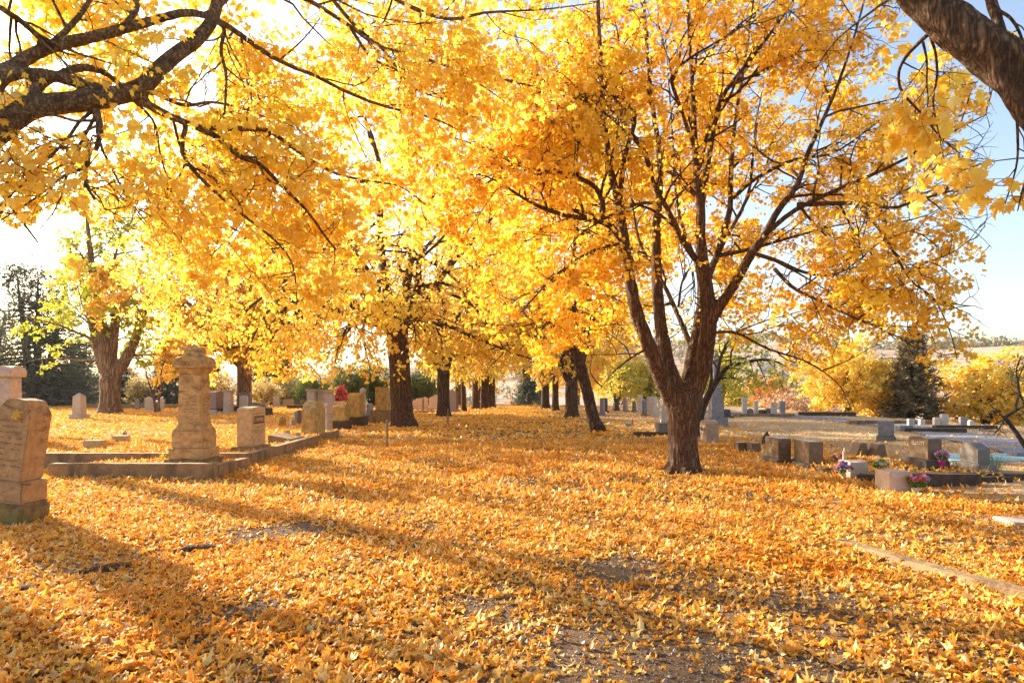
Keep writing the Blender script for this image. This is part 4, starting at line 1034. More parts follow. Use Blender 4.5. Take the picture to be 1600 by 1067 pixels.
def worn_lines(parent, w, zs, y, mat='ink_m'):
    """rows of worn, unreadable cut strokes"""
    bm = bmesh.new()
    for z in zs:
        x = -w / 2
        while x < w / 2:
            l = srng.uniform(.015, .05)
            if srng.random() < .75: box(bm, x + l / 2, y, z, l * .8, .004, .014)
            x += l
    return finish(bm, 'inscription', parent, mat, 0)


FACE = {'E': math.pi / 2, 'W': -math.pi / 2, 'S': 0.0}


def stone(px, py, w, t, h, kind, label, mat='white', base=None, bmat=None, face='E', z0=0.0, rough=0.0, lean=0.0, rz=0.0, name='gravestone', group=None, bev=.012, d=None, txt=None, lines=None, taper=1.0, cat='gravestone'):
    if d is None: d = (CAM_H - z0) * FPX / (py - HZ)
    x = (px - 800) / 1000 * d
    root = empty(name, (x, d, float(gz(x, d)) + z0), FACE[face] + rz, label, cat, group)
    root.rotation_euler[1] = lean
    zb = 0
    if base:
        bw, bt, bh = base; bm = bmesh.new(); box(bm, 0, 0, -.06, bw, bt, bh + .06, .985)
        finish(bm, 'base', root, bmat or mat, .015, 2, rough * .8, 2 if rough else 0); zb = bh
    bm = bmesh.new(); prism(bm, outline(kind, w, zb + h, zb - (.06 if not base else -.001)), t)
    if taper != 1:
        for v in bm.verts: s = 1 + (taper - 1) * max(0, (v.co.z - zb)) / h; v.co.x *= s; v.co.y *= s
    finish(bm, 'tablet', root, mat, bev, 2, rough, 4 if rough else 0)
    if txt: letters(txt[0], txt[1], root, (0, -t / 2 - .003 - rough, zb + h * txt[2]), txt[3])
    if lines: worn_lines(root, w * .7, [zb + h * q for q in lines], -t / 2 - .001 - rough)
    BLOCK.append((x - (bt if base else t) / 2 * .9, x + (bt if base else t) / 2 * .9, d - w / 2 * .9, d + w / 2 * .9))
    return root


def obelisk(px, py, s, hs, label, mat, ped=None, base=None, tip=None, d=None, z0=0.0, group=None, top=.8, ball=False, name='obelisk_stone', bmat=None):
    if d is None: d = (CAM_H - z0) * FPX / (py - HZ)
    x = (px - 800) / 1000 * d
    root = empty(name, (x, d, float(gz(x, d)) + z0), 0, label, 'gravestone', group)
    z = 0
    if base: bm = bmesh.new(); box(bm, 0, 0, -.08, base[0], base[0], base[1] + .08); finish(bm, 'base', root, bmat or mat, .015); z += base[1]
    if ped: bm = bmesh.new(); box(bm, 0, 0, z + .001, ped[0], ped[0], ped[1], .96); finish(bm, 'pedestal', root, mat, .015); z += ped[1] + .001
    bm = bmesh.new(); vs = box(bm, 0, 0, z + .001, s, s, hs, top)
    c = bm.verts.new((0, 0, z + hs + (tip if tip is not None else s * .6)))
    tf = [f for f in bm.faces if all(v in vs[4:] for v in f.verts)]
    bmesh.ops.delete(bm, geom=tf, context='FACES_ONLY')
    for i in range(4): bm.faces.new([vs[4 + i], vs[4 + (i + 1) % 4], c])
    finish(bm, 'shaft', root, mat, .01)
    if ball:
        bm = bmesh.new(); bmesh.ops.create_uvsphere(bm, u_segments=14, v_segments=9, radius=s * .55, matrix=Matrix.Translation((0, 0, z + hs + s * .55)))
        o = finish(bm, 'ball', root, mat, 0); 
        for p in o.data.polygons: p.use_smooth = True
    BLOCK.append((x - s * .6, x + s * .6, d - s * .6, d + s * .6))
    return root


def pillar(px, py, s, h, label, mat, cap='round', d=None, base=None, z0=0.0, group=None):
    """square shaft with a wider moulded cap"""
    if d is None: d = (CAM_H - z0) * FPX / (py - HZ)
    x = (px - 800) / 1000 * d
    root = empty('pillar_stone', (x, d, float(gz(x, d)) + z0), 0, label, 'gravestone', group); z = 0
    if base: bm = bmesh.new(); box(bm, 0, 0, -.08, base[0], base[0], base[1] + .08); finish(bm, 'base', root, mat, .015); z = base[1]
    bm = bmesh.new(); box(bm, 0, 0, z + .001, s, s, h, .92); finish(bm, 'shaft', root, mat, .01); z += h + .001
    bm = bmesh.new()
    if cap == 'round':
        for ax in 'yx': prism(bm, [(u * s * .62, z + .001 + q) for u, q in [(-1, 0), (1, 0), (1.1, s * .2), (1.1, s * .32)] + [(1.1 * math.cos(t), s * .32 + s * .36 * math.sin(t)) for t in np.linspace(.2, math.pi - .2, 9)] + [(-1.1, s * .32), (-1.1, s * .2)]], s * (1.24 if ax == 'y' else 1.246), ax)
    else:
        box(bm, 0, 0, z + .001, s * 1.0, s * 1.0, s * .22, 1.25); box(bm, 0, 0, z + .002 + s * .22, s * 1.25, s * 1.25, s * .12)
    finish(bm, 'cap', root, mat, .006)
    BLOCK.append((x - s * .6, x + s * .6, d - s * .6, d + s * .6))
    return root


def kerb(x0, y0, x1, y1, wd, h, label, mat='concrete', rough=.006, name='grave_kerb', side=1, sink=.12, cat='kerb', gapz=None):
    """a kerb bar from (x0,y0) to (x1,y1)"""
    L = math.hypot(x1 - x0, y1 - y0); a = math.atan2(y1 - y0, x1 - x0)
    root = bpy.data.objects.new(name, None)
    bm = bmesh.new(); box(bm, L / 2, side * wd / 2, -sink, L, wd, h + sink)
    bmesh.ops.subdivide_edges(bm, edges=[e for e in bm.edges if abs(e.verts[0].co.x - e.verts[1].co.x) > L * .9], cuts=max(2, int(L / .25)))
    o = finish(bm, name, None, mat, .018, 2, rough, 1)
    o.location = (x0, y0, float(gz((x0 + x1) / 2, (y0 + y1) / 2))); o.rotation_euler = (0, 0, a)
    bpy.data.objects.remove(root)
    tag(o, label, cat)
    for f in np.linspace(0, 1, max(2, int(L / .4))):
        cx, cy = x0 + (x1 - x0) * f - math.sin(a) * side * wd / 2, y0 + (y1 - y0) * f + math.cos(a) * side * wd / 2
    return o


# ---- kerbed plots on the left
kerb(-8.2, 11.30, -5.28, 11.30, .20, .25, 'front concrete kerb of the monument plot, lower of the two steps', 'concrete')
kerb(-5.28, 11.505, -5.22, 12.75, .20, .24, 'short side kerb returning beside the tall sandstone monument', 'concrete')
kerb(-9.7, 13.15, -5.44, 13.15, .20, .27, 'upper concrete kerb running left behind the tall monument', 'concrete')
kerb(-5.44, 13.36, -5.66, 21.0, .22, .25, 'long concrete kerb along the avenue under the row of left stones', 'concrete')
LIFT += [(-8.2, -5.5, 11.5, 13.15, .13), (-9.7, -5.65, 13.35, 21.0, .18)]
for nm, x0, x1, y0, y1, h, lab in (('plot_soil', -8.2, -5.47, 11.51, 13.14, .10, 'earth fill of the monument plot strewn with leaves'), ('plot_soil', -9.7, -5.67, 13.36, 21.0, .15, 'raised earth of the upper left plot under the lettered stone')):
    bm = bmesh.new(); box(bm, (x0 + x1) / 2, (y0 + y1) / 2, -.1, x1 - x0, y1 - y0, h + .1)
    tag(finish(bm, nm, None, 'concrete_p', 0), lab, 'plot')

# ---- leaning tablet at the left border
d = 7.55; x = (15 - 800) / 1000 * d
lt = empty('leaning_gravestone', (x, d, float(gz(x, d))), 0, 'leaning brown chamfered gravestone on a mossy footing at the left border', 'gravestone')
lt.rotation_euler = (0, rad(6.5), 0); lt.scale = (.86, .86, 1.0)
bm = bmesh.new(); box(bm, 0, .05, -.25, .64, .58, .53, 1.02); finish(bm, 'footing', lt, 'mossy', .05, 3, .022, 4)
bm = bmesh.new(); box(bm, 0, .03, .281, .56, .50, .25, .96); finish(bm, 'base', lt, 'sand_l', .015, 2, .006, 4)
bm = bmesh.new(); prism(bm, [(-.215, .532), (.215, .532), (.245, 1.30), (.165, 1.47), (.0, 1.485), (-.11, 1.47), (-.235, 1.30)], .42, 'y', .03)
for v in bm.verts:
    if v.co.z > 1.4: v.co.y *= .9
finish(bm, 'tablet', lt, 'sand_l', .012, 2, .009, 5)
worn_lines(lt, .30, np.linspace(.70, 1.22, 9), -.187, 'ink_m')
BLOCK.append((x - .28, x + .28, d - .2, d + .35))
# a single maple leaf clings to the tablet
lgeo = Geo(); leaves(lgeo, np.array([[.02, -.20, 1.33]]), np.array([[.6, -.1, -.3]]), np.array([[.1, -1., .2]]), np.array([.13]), LEAF20, np.array([.4]), np.array([.3]))
lo = link('maple_leaf', lgeo.mesh('maple_leaf'), None, M['leaf_near']); lo.location = (x + .150, d + .012, 0); tag(lo, 'single yellow maple leaf stuck near the top of the leaning gravestone', 'leaf')

# ---- tall sandstone monument
d = 12.45; x = (304 - 800) / 1000 * d
mo = empty('monument', (x, d, .10), 0, 'tall ornate sandstone monument with gabled arched cap and stepped base', 'monument')
z = 0.0
for nm, s, h, tp in (('foundation', .78, .16, .99), ('plinth', .68, .20, .98), ('die', .58, .33, 1.0)):
    bm = bmesh.new(); box(bm, 0, 0, z + (.001 if z else -.1), s, s, h + (0 if z else .1), tp); finish(bm, nm, mo, 'mossy' if nm == 'foundation' else 'sand', .010, 2, .004, 4); z += h + .001
bm = bmesh.new(); box(bm, 0, 0, z + .001, .578, .578, .075, .82)
finish(bm, 'die_shoulder', mo, 'sand', .01, 2, .003, 3)
bm = bmesh.new()
for ax in 'yx': prism(bm, [(-.13, z + .02), (.13, z + .02), (.13, z + .08)] + [(.13 * math.cos(t), z + .08 + .07 * math.sin(t)) for t in np.linspace(.1, math.pi - .1, 8)] + [(-.13, z + .08)], .575 if ax == 'y' else .58, ax)
finish(bm, 'die_gable', mo, 'sand', .008, 2)
z += .077
bm = bmesh.new(); box(bm, 0, 0, z, .46, .46, .03, .99); finish(bm, 'moulding', mo, 'sand', .008); z += .031
bm = bmesh.new(); box(bm, 0, 0, z, .435, .435, .98, .93); finish(bm, 'shaft', mo, 'sand', .012, 2, .004, 5)
zs = z; z += .981
bm = bmesh.new(); box(bm, 0, 0, zs + .80, .428, .428, .018); finish(bm, 'band', mo, 'sand', .004)
bm = bmesh.new(); box(bm, 0, 0, zs + .10, .44, .44, .014); finish(bm, 'band', mo, 'sand', .004)
bm = bmesh.new(); box(bm, 0, 0, z, .405, .405, .11, 1.30); finish(bm, 'neck', mo, 'sand', .012, 2, .003, 3); z += .111
bm = bmesh.new()
W_ = .29
pr = [(-W_, z), (W_, z), (W_, z + .07)] + [(W_ * .93 * math.cos(t), z + .075 + .155 * math.sin(t)) for t in np.linspace(.05, math.pi - .05, 13)] + [(-W_, z + .07)]
prism(bm, pr, .575, 'y'); prism(bm, pr, .581, 'x'); finish(bm, 'pediment', mo, 'sand', .012, 2, .003, 3)
# raised arch rims and carved rings on the pediment
bm = bmesh.new()
for k, (dx, dy, ry) in enumerate(((0, -.290, 0), (.293, 0, math.pi / 2))):
    for t in np.linspace(.12, math.pi - .12, 22):
        box(bm, *((.245 * math.cos(t), dy, z + .078 + .132 * math.sin(t) - .012) if k == 0 else (dx, .245 * math.cos(t), z + .078 + .132 * math.sin(t) - .012)), *((.045, .02, .024) if k == 0 else (.02, .045, .024)))
finish(bm, 'arch_rim', mo, 'sand', .004)
bm = bmesh.new()
for cx in (-.075, 0, .075):
    n = 20
    for k in range(n):
        a0 = 2 * math.pi * k / n; box(bm, cx + .042 * math.cos(a0), -.291, z + .082 + .042 * math.sin(a0) - .007, .016, .016, .014)
finish(bm, 'carved_rings', mo, 'sand', 0)
z += .20
bm = bmesh.new(); box(bm, 0, 0, z, .31, .31, .13, .94); finish(bm, 'cap', mo, 'sand', .012, 2, .003, 3); z += .131
bm = bmesh.new()
pr = [(-.155, z), (.155, z), (.15, z + .03), (.07, z + .075), (0, z + .085), (-.07, z + .075), (-.15, z + .03)]
prism(bm, pr, .31, 'y'); prism(bm, pr, .316, 'x'); box(bm, 0, 0, z + .06, .17, .17, .075, .15); finish(bm, 'finial', mo, 'sand', .006)
for (yy, xx, rz_) in ((-.214, 0, 0), (0, .214, math.pi / 2)):
    o = worn_lines(mo, .28, [.78, .83, .88, .97, 1.02, 1.10, 1.16, 1.22, 1.55, 1.585], 0, 'ink_m'); o.location = (xx * 1.0, yy * 1.0, .08); o.rotation_euler = (0, 0, rz_)
BLOCK.append((x - .4, x + .4, d - .4, d + .4))

# ---- lettered stone on the kerb
cp = stone(393, 697, .80, .34, .90, 'low', 'rough-sided buff stone with a dark lettered band, standing on the long kerb', 'lime', (1.02, .54, .12), 'concrete', 'E', .16, .007, d=14.9)
bm = bmesh.new(); box(bm, 0, -.181, .63, .58, .008, .17); finish(bm, 'name_panel', cp, 'ink', 0)
letters('CAMPBELL', .135, cp, (0, -.189, .715), 'lime', .003)
worn_lines(cp, .46, [.42, .47, .54, .86], -.180)

# slanted plaque and stubs on the kerb plot
d = 17.3; x = (447 - 800) / 1000 * d
sp_ = empty('slant_marker', (x, d, .16), FACE['E'], 'low slanted grey plaque lying between the lettered stone and the buff tablets', 'gravestone')
bm = bmesh.new(); vs = box(bm, 0, 0, -.05, 1.0, .62, .19)
for v in vs[4:]: v.co.z += .08 if v.co.y > 0 else -.03
finish(bm, 'plaque', sp_, 'concrete', .015, 2, .004, 2)
bm = bmesh.new(); box(bm, .62, -.12, -.05, .12, .12, .26); finish(bm, 'stub', sp_, 'lime', .02, 2, .004, 2)
bm = bmesh.new(); box(bm, .64, .2, -.05, .16, .14, .32); finish(bm, 'stub', sp_, 'lime', .02, 2, .004, 2)

# row of buff tablets beyond
stone(490, 676, 1.0, .42, .98, 'chamfer', 'largest rough buff tablet, nearest in the row past the slanted plaque', 'ochre', (1.15, .55, .06), 'concrete', 'E', .16, .010, d=19.6)
stone(511, 672, .62, .20, .98, 'arch', 'thin arched tablet with dark worn lettering behind the largest buff tablet', 'pinkw', None, None, 'E', .10, .003, d=21.6, lines=[.3, .36, .5, .56, .62])
stone(533, 668, .85, .50, .78, 'peak', 'peaked mustard stone on a block, half behind the thin arched tablet', 'ochre', (1.0, .66, .36), 'kerbdark', 'E', 0, .010, d=25.4, lines=[.5, .56], rz=.06)
stone(557, 664, .80, .55, 1.02, 'arch', 'tall mustard arched stone on a squat block near the massive maple', 'ochre', (1.0, .80, .42), 'kerbdark', 'E', 0, .010, d=27.6, lean=-.03)
stone(598, 652, .95, .50, 1.06, 'flat', 'square-topped stone on a wide block just left of the massive maple', 'ochre', (1.5, .9, .26), 'concrete', 'E', .32, .008, d=30.0)
kerb(-7.1, 29.2, -5.3, 29.2, .3, .32, 'low block kerb between the squat block stones and the massive maple', 'concrete')
kerb(-9.5, 33, -6.7, 33, .25, .22, 'dark kerb bar behind the mustard arched stone', 'kerbdark')
W3 = 'pale flat-topped pillars behind the buff tablets'
pillar(487, 0, .48, 1.30, 'left one of three pale flat-topped pillars above the buff tablets', 'pinkw', 'flat', 38, None, .1, W3)
pillar(503, 0, .45, 1.30, 'middle one of three pale flat-topped pillars above the buff tablets', 'pinkw', 'flat', 38.6, None, .1, W3)
pillar(516, 0, .48, 1.22, 'right one of three pale flat-topped pillars, beside the red bush', 'pinkw', 'flat', 37, None, .1, W3)
obelisk(567, 0, .34, 1.05, 'pale slender stone with ball top behind the mustard arched stone', 'pinkw', None, (.6, .2), .1, 38, 0, None, .75, True)
stone(578, 0, .45, .3, .62, 'arch', 'small blue-grey stone left of the square-topped block stone', 'bluegrey', (.6, .4, .12), None, 'E', d=37)
# back lawn, left to right
pillar(13, 0, .50, 1.72, 'cream pillar with rounded cap behind the leaning gravestone', 'pinkw', 'round', 19.5, (.75, .25))
obelisk(124, 655, .47, .93, 'small pointed tan obelisk on the open lawn before the forked tree', 'pinkw', None, (.68, .26), .20, 33.5, top=.9)
stone(148, 700, .46, .30, .23, 'flat', 'nearer of two low square markers left of the monument', 'lime', None, None, 'S', 0, .004, d=17.4, group='low square markers')
stone(189, 692, .42, .28, .20, 'flat', 'farther of two low square markers left of the monument', 'lime', None, None, 'S', 0, .004, d=19.2, group='low square markers')
stone(215, 640, .30, .12, .85, 'flat', 'narrow blue-grey slab left of the twin-stemmed little tree', 'bluegrey', None, None, 'S', d=47)
stone(233, 643, .56, .14, .90, 'serp', 'broad white slab just left of the twin-stemmed little tree', 'white', (.9, .4, .14), None, 'S', d=45.5, lean=-.03)
stone(252, 640, .40, .12, .86, 'arch', 'slim white slab just right of the twin-stemmed little tree', 'white', None, None, 'S', d=47)
stone(339, 646, 1.05, .75, 1.15, 'low', 'big mauve double stone on a dark base right of the monument', 'mauve', (1.2, .9, .28), 'darkst', 'E', d=43, rz=-.3)
pillar(357, 646, .48, 1.22, 'square white pillar just right of the mauve double stone', 'pinkw', 'flat', 41, (.85, .14))
stone(334, 650, .34, .2, .36, 'flat', 'tiny white marker below the mauve double stone', 'pinkw', None, None, 'S', d=38)
stone(381, 640, .50, .3, 1.15, 'arch', 'white arched stone at the foot of the grey trunk', 'white', None, None, 'S', d=42, rz=.2)
stone(383, 640, .72, .5, 1.35, 'low', 'dark stone standing close behind the white arched stone', 'grey', None, None, 'S', d=43.2, rz=.2)
stone(364, 644, .6, .5, .42, 'flat', 'low dark block between the white pillar and the grey trunk', 'darkst', None, None, 'S', d=43)
stone(396, 642, .55, .4, .75, 'arch', 'grey rounded stone peeping over the lettered stone', 'grey', None, None, 'S', d=40)
stone(408, 642, .5, .4, .65, 'low', 'grey-white low stone right of the grey rounded stone', 'bluegrey', None, None, 'S', d=41)
stone(420, 646, .36, .3, .46, 'flat', 'small square dark stone just right of the lettered stone top', 'darkst', None, None, 'S', d=38)
stone(440, 662, .34, .16, .42, 'peak', 'left small pointed slab above the slanted plaque', 'ochre', None, None, 'E', d=27.6, rz=-.7, rough=.004)
stone(458, 663, .26, .16, .30, 'arch', 'smallest middle slab above the slanted plaque', 'pinkw', None, None, 'E', d=27.2, rz=-.7, rough=.004)
stone(468, 660, .40, .18, .62, 'arch', 'small grey arched slab tucked left of the largest buff tablet', 'grey', None, None, 'E', d=28.4, rz=-.5)
for px, d_, h, lab, mt in ((432, 56, 1.0, 'distant white slab in front of the tall spruce', 'white'), (447, 58, .62, 'distant small white stone left of the round juniper', 'white'), (455, 57, .68, 'distant low pale stone beside the small white one', 'pinkw'), (463, 58, .70, 'distant grey arched stone nearest the round juniper', 'bluegrey')):
    stone(px, 0, .55, .25, h, 'arch', lab, mt, None, None, 'S', d=d_)
# between the massive and the three-forked maple
for px, d_, w_, h, k_, lab in ((646, 50, .36, .55, 'arch', 'smallest pale stone right beside the massive maple trunk'), (653, 50, .38, .72, 'arch', 'second little pale stone from the massive maple, in the kerbed row'), (658.5, 49, .40, .78, 'round', 'round-topped little stone in the kerbed row'), (664.5, 49, .42, .85, 'round', 'pale round-topped stone midway in the kerbed row'),
                               (677, 47, .62, .95, 'peak', 'largest pale stone of the kerbed row, on a base')):
    stone(px, 0, w_, .22, h, k_, lab, 'pinkw', (w_ * 1.4, .4, .12), None, 'S', d=d_)
stone(682, 0, .35, .3, 1.15, 'flat', 'narrow pale pillar hugging the left side of the three-forked maple', 'pinkw', None, None, 'S', d=46)
kerb(-8.6, 46.2, -5.0, 46.2, .3, .16, 'pale kerb under the row of little pale stones', 'concrete')
kerb(-6.6, 42.4, -4.9, 42.4, .3, .13, 'nearer low kerb ending at the three-forked maple', 'concrete')
stone(705, 0, .55, .4, 1.25, 'flat', 'brown upright slab right behind the three-forked maple', 'mauve', (.8, .6, .2), None, 'E', d=43, rz=-.8)
stone(711, 0, .30, .4, 1.2, 'flat', 'slim dark slab paired with the brown upright slab', 'brown', (.5, .6, .16), None, 'E', d=44, rz=-.8)
kerb(-20, 51, -34.5, 51, .4, .35, 'long low stone wall at the back of the left lawn', 'concrete', side=-1)
kerb(-17.8, 50.5, -16.2, 50.5, .5, .30, 'short dark wall stub right of the forked tree', 'kerbdark')

# ---- posts in the avenue
def post(px, py, d, h, r, label, mat):
    x = (px - 800) / 1000 * d; root = empty('metal_post' if mat == 'steel' else 'wooden_post', (x, d, float(gz(x, d))), 0, label, 'post', 'posts along the avenue')
    bm = bmesh.new(); bmesh.ops.create_cone(bm, cap_ends=True, segments=10, radius1=r, radius2=r * .85, depth=h + .2, matrix=Matrix.Translation((0, 0, h / 2 - .1))); finish(bm, 'shaft', root, mat, .003)
    bm = bmesh.new(); bmesh.ops.create_cone(bm, cap_ends=True, segments=10, radius1=r * 1.35, radius2=r * .9, depth=.07, matrix=Matrix.Translation((0, 0, h + .036))); finish(bm, 'cap', root, 'steel', .004)
post(605, 697, 17.8, .70, .035, 'thin brown post standing alone on the leaves before the massive maple', 'woodpost')
post(700, 663, 28.5, .62, .028, 'thin steel post in front of the three-forked maple', 'steel')
post(733, 652, 36, .42, .02, 'short thin stake past the three-forked maple', 'steel')
post(751, 640, 47.5, .62, .05, 'pale post beside the stout short-forked maple', 'woodpost')

# ---- right-hand side
by = stone(1108, 692, .70, .34, .68, 'round' if False else 'arch', 'tan stone with dark lettering on its sunlit side, right of the big maple trunk', 'tanst', None, None, 'W', 0, .002, d=18.9)
letters('BEATTY', .15, by, (0, -.176, .40), 'ink', .003); worn_lines(by, .5, [.26, .30], -.173)
TUFTS += [(6.0, 18.2, .5, 260, .12), (5.5, 18.4, .3, 120, .1), (7.2, 16.3, .5, 120, .2)]
obelisk(1119, 668, .38, 1.8, 'tall grey-mauve obelisk on stepped base, behind the tan lettered stone', 'bluegrey', (.52, .80), (.78, .36), .3, 27.2, top=.62)
obelisk(1041, 680, .42, .82, 'white tapered stone on a grey block hugging the left of the big maple trunk', 'white', None, (.66, .40), .12, 22.4, top=.8, bmat='grey')
kerb(4.05, 21.2, 6.4, 21.2, .3, .17, 'dark low kerb behind the foot of the big maple', 'kerbdark')
stone(1134, 652, .5, .4, .36, 'round', 'low dark rounded stone alone on the lawn right of the obelisk', 'darkst', (.9, .6, .12), None, 'W', d=35, rough=.004)
stone(1157, 706, .32, .22, .28, 'flat', 'left of two tiny brown stones before the dry lawn', 'brown', None, None, 'W', d=16.0, group='tiny brown stones')
stone(1178, 709, .32, .22, .30, 'flat', 'right of two tiny brown stones before the dry lawn', 'brown', None, None, 'W', d=15.6, group='tiny brown stones')
# dark pointed sculpture
d = 18.0; x = (1196 - 800) / 1000 * d; rt = empty('memorial_sculpture', (x, d, float(gz(x, d))), -.3, 'dark pointed metal sculpture behind the first brown granite stone', 'sculpture')
bm = bmesh.new(); prism(bm, [(-.11, -.05), (-.03, -.05), (.03, .22), (.05, -.05), (.10, -.05), (.11, .26), (.05, .40), (.02, .36), (-.07, .24), (-.10, .10)], .05); finish(bm, 'figure', rt, 'darkst', .01)
e1 = stone(1215, 722, .74, .27, .44, 'flat', 'brown granite stone on a long base, nearest right of the tiny stones', 'brown', (1.0, .42, .10), 'darkst', 'W', d=14.0, lines=[.35, .5, .62])
e2 = stone(1263, 730, .70, .28, .45, 'flat', 'brown granite stone on a base, between the first granite stone and the flowers', 'brown', (.95, .44, .11), 'darkst', 'W', d=13.2, lines=[.35, .5, .62])
def wedge(px, d, label):
    x = (px - 800) / 1000 * d; rt = empty('wedge_stone', (x, d, float(gz(x, d))), FACE['W'], label, 'gravestone', 'wedge stones behind the kerbed plot')
    bm = bmesh.new(); vs = box(bm, 0, 0, -.05, .36, .36, .38)
    for v in vs[4:]: v.co.y = .04 + v.co.y * .35
    finish(bm, 'wedge', rt, 'brown', .012)
wedge(1341, 15.2, 'left of two slanted wedge stones behind the dark soil plot'); wedge(1369, 15.0, 'right of two slanted wedge stones behind the dark soil plot')
f1 = stone(1333, 748, .42, .32, .34, 'low', 'rough tan block stone with a bunch of blue and pink flowers against it', 'pinkw', None, None, 'W', d=11.4, rough=.008)
f2 = stone(1396, 768, .42, .36, .32, 'flat', 'white-topped block stone half hidden by a colourful bouquet', 'pinkw', None, None, 'W', d=10.1, rough=.005)
# kerbed plot with dark soil
BLOCK += [(6.45, 7.75, 10.5, 10.9)]
kerb(6.52, 10.62, 7.72, 10.5, .34, .20, 'massive dark brown kerb block in front of the polished brown stone', 'kerbdark', .008)
kerb(5.95, 11.0, 6.36, 10.75, .2, .16, 'dark kerb piece between the two flower stones', 'kerbdark')
kerb(7.55, 11.35, 9.6, 11.1, .16, .10, 'thin dark kerb running right from the kerb block', 'kerbdark')
bm = bmesh.new(); box(bm, 7.3, 12.3, -.1, 2.6, 2.7, .18); tag(finish(bm, 'plot_soil', None, 'soil', .03), 'dark soil plot sprinkled with leaves around the polished brown stone', 'plot')
LIFT += [(6.0, 8.6, 10.95, 13.65, .085)]
el = stone(1445, 728, .60, .26, .42, 'low', 'polished brown stone with pale lettering beside pink flowers', 'brown', (.82, .44, .15), 'darkst', 'W', d=12.35, z0=.07, lines=[.3, .4, .5])
letters('ELLIOTT', .105, el, (0, -.133, .44), 'ink_l', .003, bold=0.0)
gs = stone(1523, 727, .52, .24, .40, 'serp', 'plain grey granite stone on a base at the end of the dark soil plot', 'grey', (.72, .36, .12), 'grey', 'W', d=12.6, z0=.03)
stone(1384, 687, .62, .42, .46, 'flat', 'rough dark grey stone standing alone by the lane', 'bluegrey', (.78, .52, .12), 'grey', 'W', d=19.8, rough=.012, rz=-.5)
# teal slab by the lane
bm = bmesh.new(); box(bm, 10.8, 14.4, -.1, 2.9, 1.5, .17); tag(finish(bm, 'plot_slab', None, 'teal', .015), 'pale teal concrete grave slab behind the grey granite stone', 'plot'); BLOCK.append((9.3, 12.3, 13.6, 15.2))
stone(1598, 712, .5, .3, .10, 'flat', 'small grey block on the far end of the teal slab', 'bluegrey', None, None, 'S', d=14.6, z0=.07)
# flat pale marker at the border and the long low kerb
bm = bmesh.new(); box(bm, 0, 0, -.05, .62, .42, .10); o = finish(bm, 'flat_marker', None, 'pinkw', .012, 2, .002, 2); o.location = (6.05, 7.45, float(gz(6.05, 7.45))); o.rotation_euler = (0, 0, -.15); tag(o, 'flat pale marker lying in the leaves at the right border', 'gravestone')
bm = bmesh.new()
pk = [(3.30, 6.75), (3.38, 6.45), (3.47, 5.95), (3.58, 5.45), (3.72, 5.0), (3.95, 4.5), (4.25, 4.0)]
for i in range(len(pk) - 1):
    (ax, ay), (bx, by_) = pk[i], pk[i + 1]
    L_ = math.hypot(bx - ax, by_ - ay); nx_, ny_ = -(by_ - ay) / L_, (bx - ax) / L_
    h0, h1 = .005 + .014 * i, .005 + .014 * (i + 1)
    vs = [bm.verts.new(p) for p in ((ax, ay, -.1), (bx, by_, -.1), (bx + nx_ * .17, by_ + ny_ * .17, -.1), (ax + nx_ * .17, ay + ny_ * .17, -.1), (ax + .02, ay, h0 + .02), (bx + .02, by_, h1 + .02), (bx + nx_ * .17, by_ + ny_ * .17, h1 + .02), (ax + nx_ * .17, ay + ny_ * .17, h0 + .02))]
    for f in ((4, 5, 6, 7), (0, 1, 5, 4), (2, 3, 7, 6)): bm.faces.new([vs[q] for q in f])
    if i == 0: bm.faces.new([vs[q] for q in (3, 0, 4, 7)])
bmesh.ops.remove_doubles(bm, verts=bm.verts, dist=.03)
tag(finish(bm, 'low_kerb', None, 'concrete', .012, 2, .008, 4), 'worn pale curving kerb half buried in leaves at the lower right', 'kerb')
# far right rows
WR = 'white stones on the lawn beyond the lane'
for px, d_, w_, h, k_, mt, lab in ((1423, 27, .30, .40, 'flat', 'pinkw', 'leftmost white slab under the spruce beyond the lane'), (1440, 27.5, .26, .34, 'low', 'white', 'shortest white slab under the spruce'), (1463, 28, .30, .42, 'flat', 'white', 'white slab under the right edge of the spruce'),
                            (1475, 28, .36, .60, 'low', 'white', 'tallest white slab before the orange-yellow tree'), (1505, 27, .38, .52, 'flat', 'bluegrey', 'grey-white stone on a base before the orange-yellow tree'), (1517, 26.5, .26, .40, 'round', 'white', 'rounded white slab right of the grey-white stone')):
    stone(px, 0, w_ * .82, .16, h * .82, k_, lab, mt, None, None, 'S', group=WR, d=d_)
kerb(16.7, 25.2, 19.0, 25.0, .3, .13, 'long dark kerb under the rounded white slab', 'kerbdark')
kerb(14.4, 23.3, 16.5, 23.2, .3, .16, 'dark kerb with a small block beyond the lane', 'kerbdark')
kerb(15.0, 28.5, 18.6, 28.3, .3, .16, 'grey kerb left of the white slabs, below the spruce', 'concrete')
kerb(16.9, 37.5, 20.0, 37.2, .4, .22, 'dark kerb at the foot of the bright yellow tree', 'kerbdark')
stone(1413, 0, .5, .3, .2, 'flat', 'low grey block on the kerb beyond the lane', 'bluegrey', None, None, 'S', d=23.6)
WB = 'pillars at the back of the right lawn'
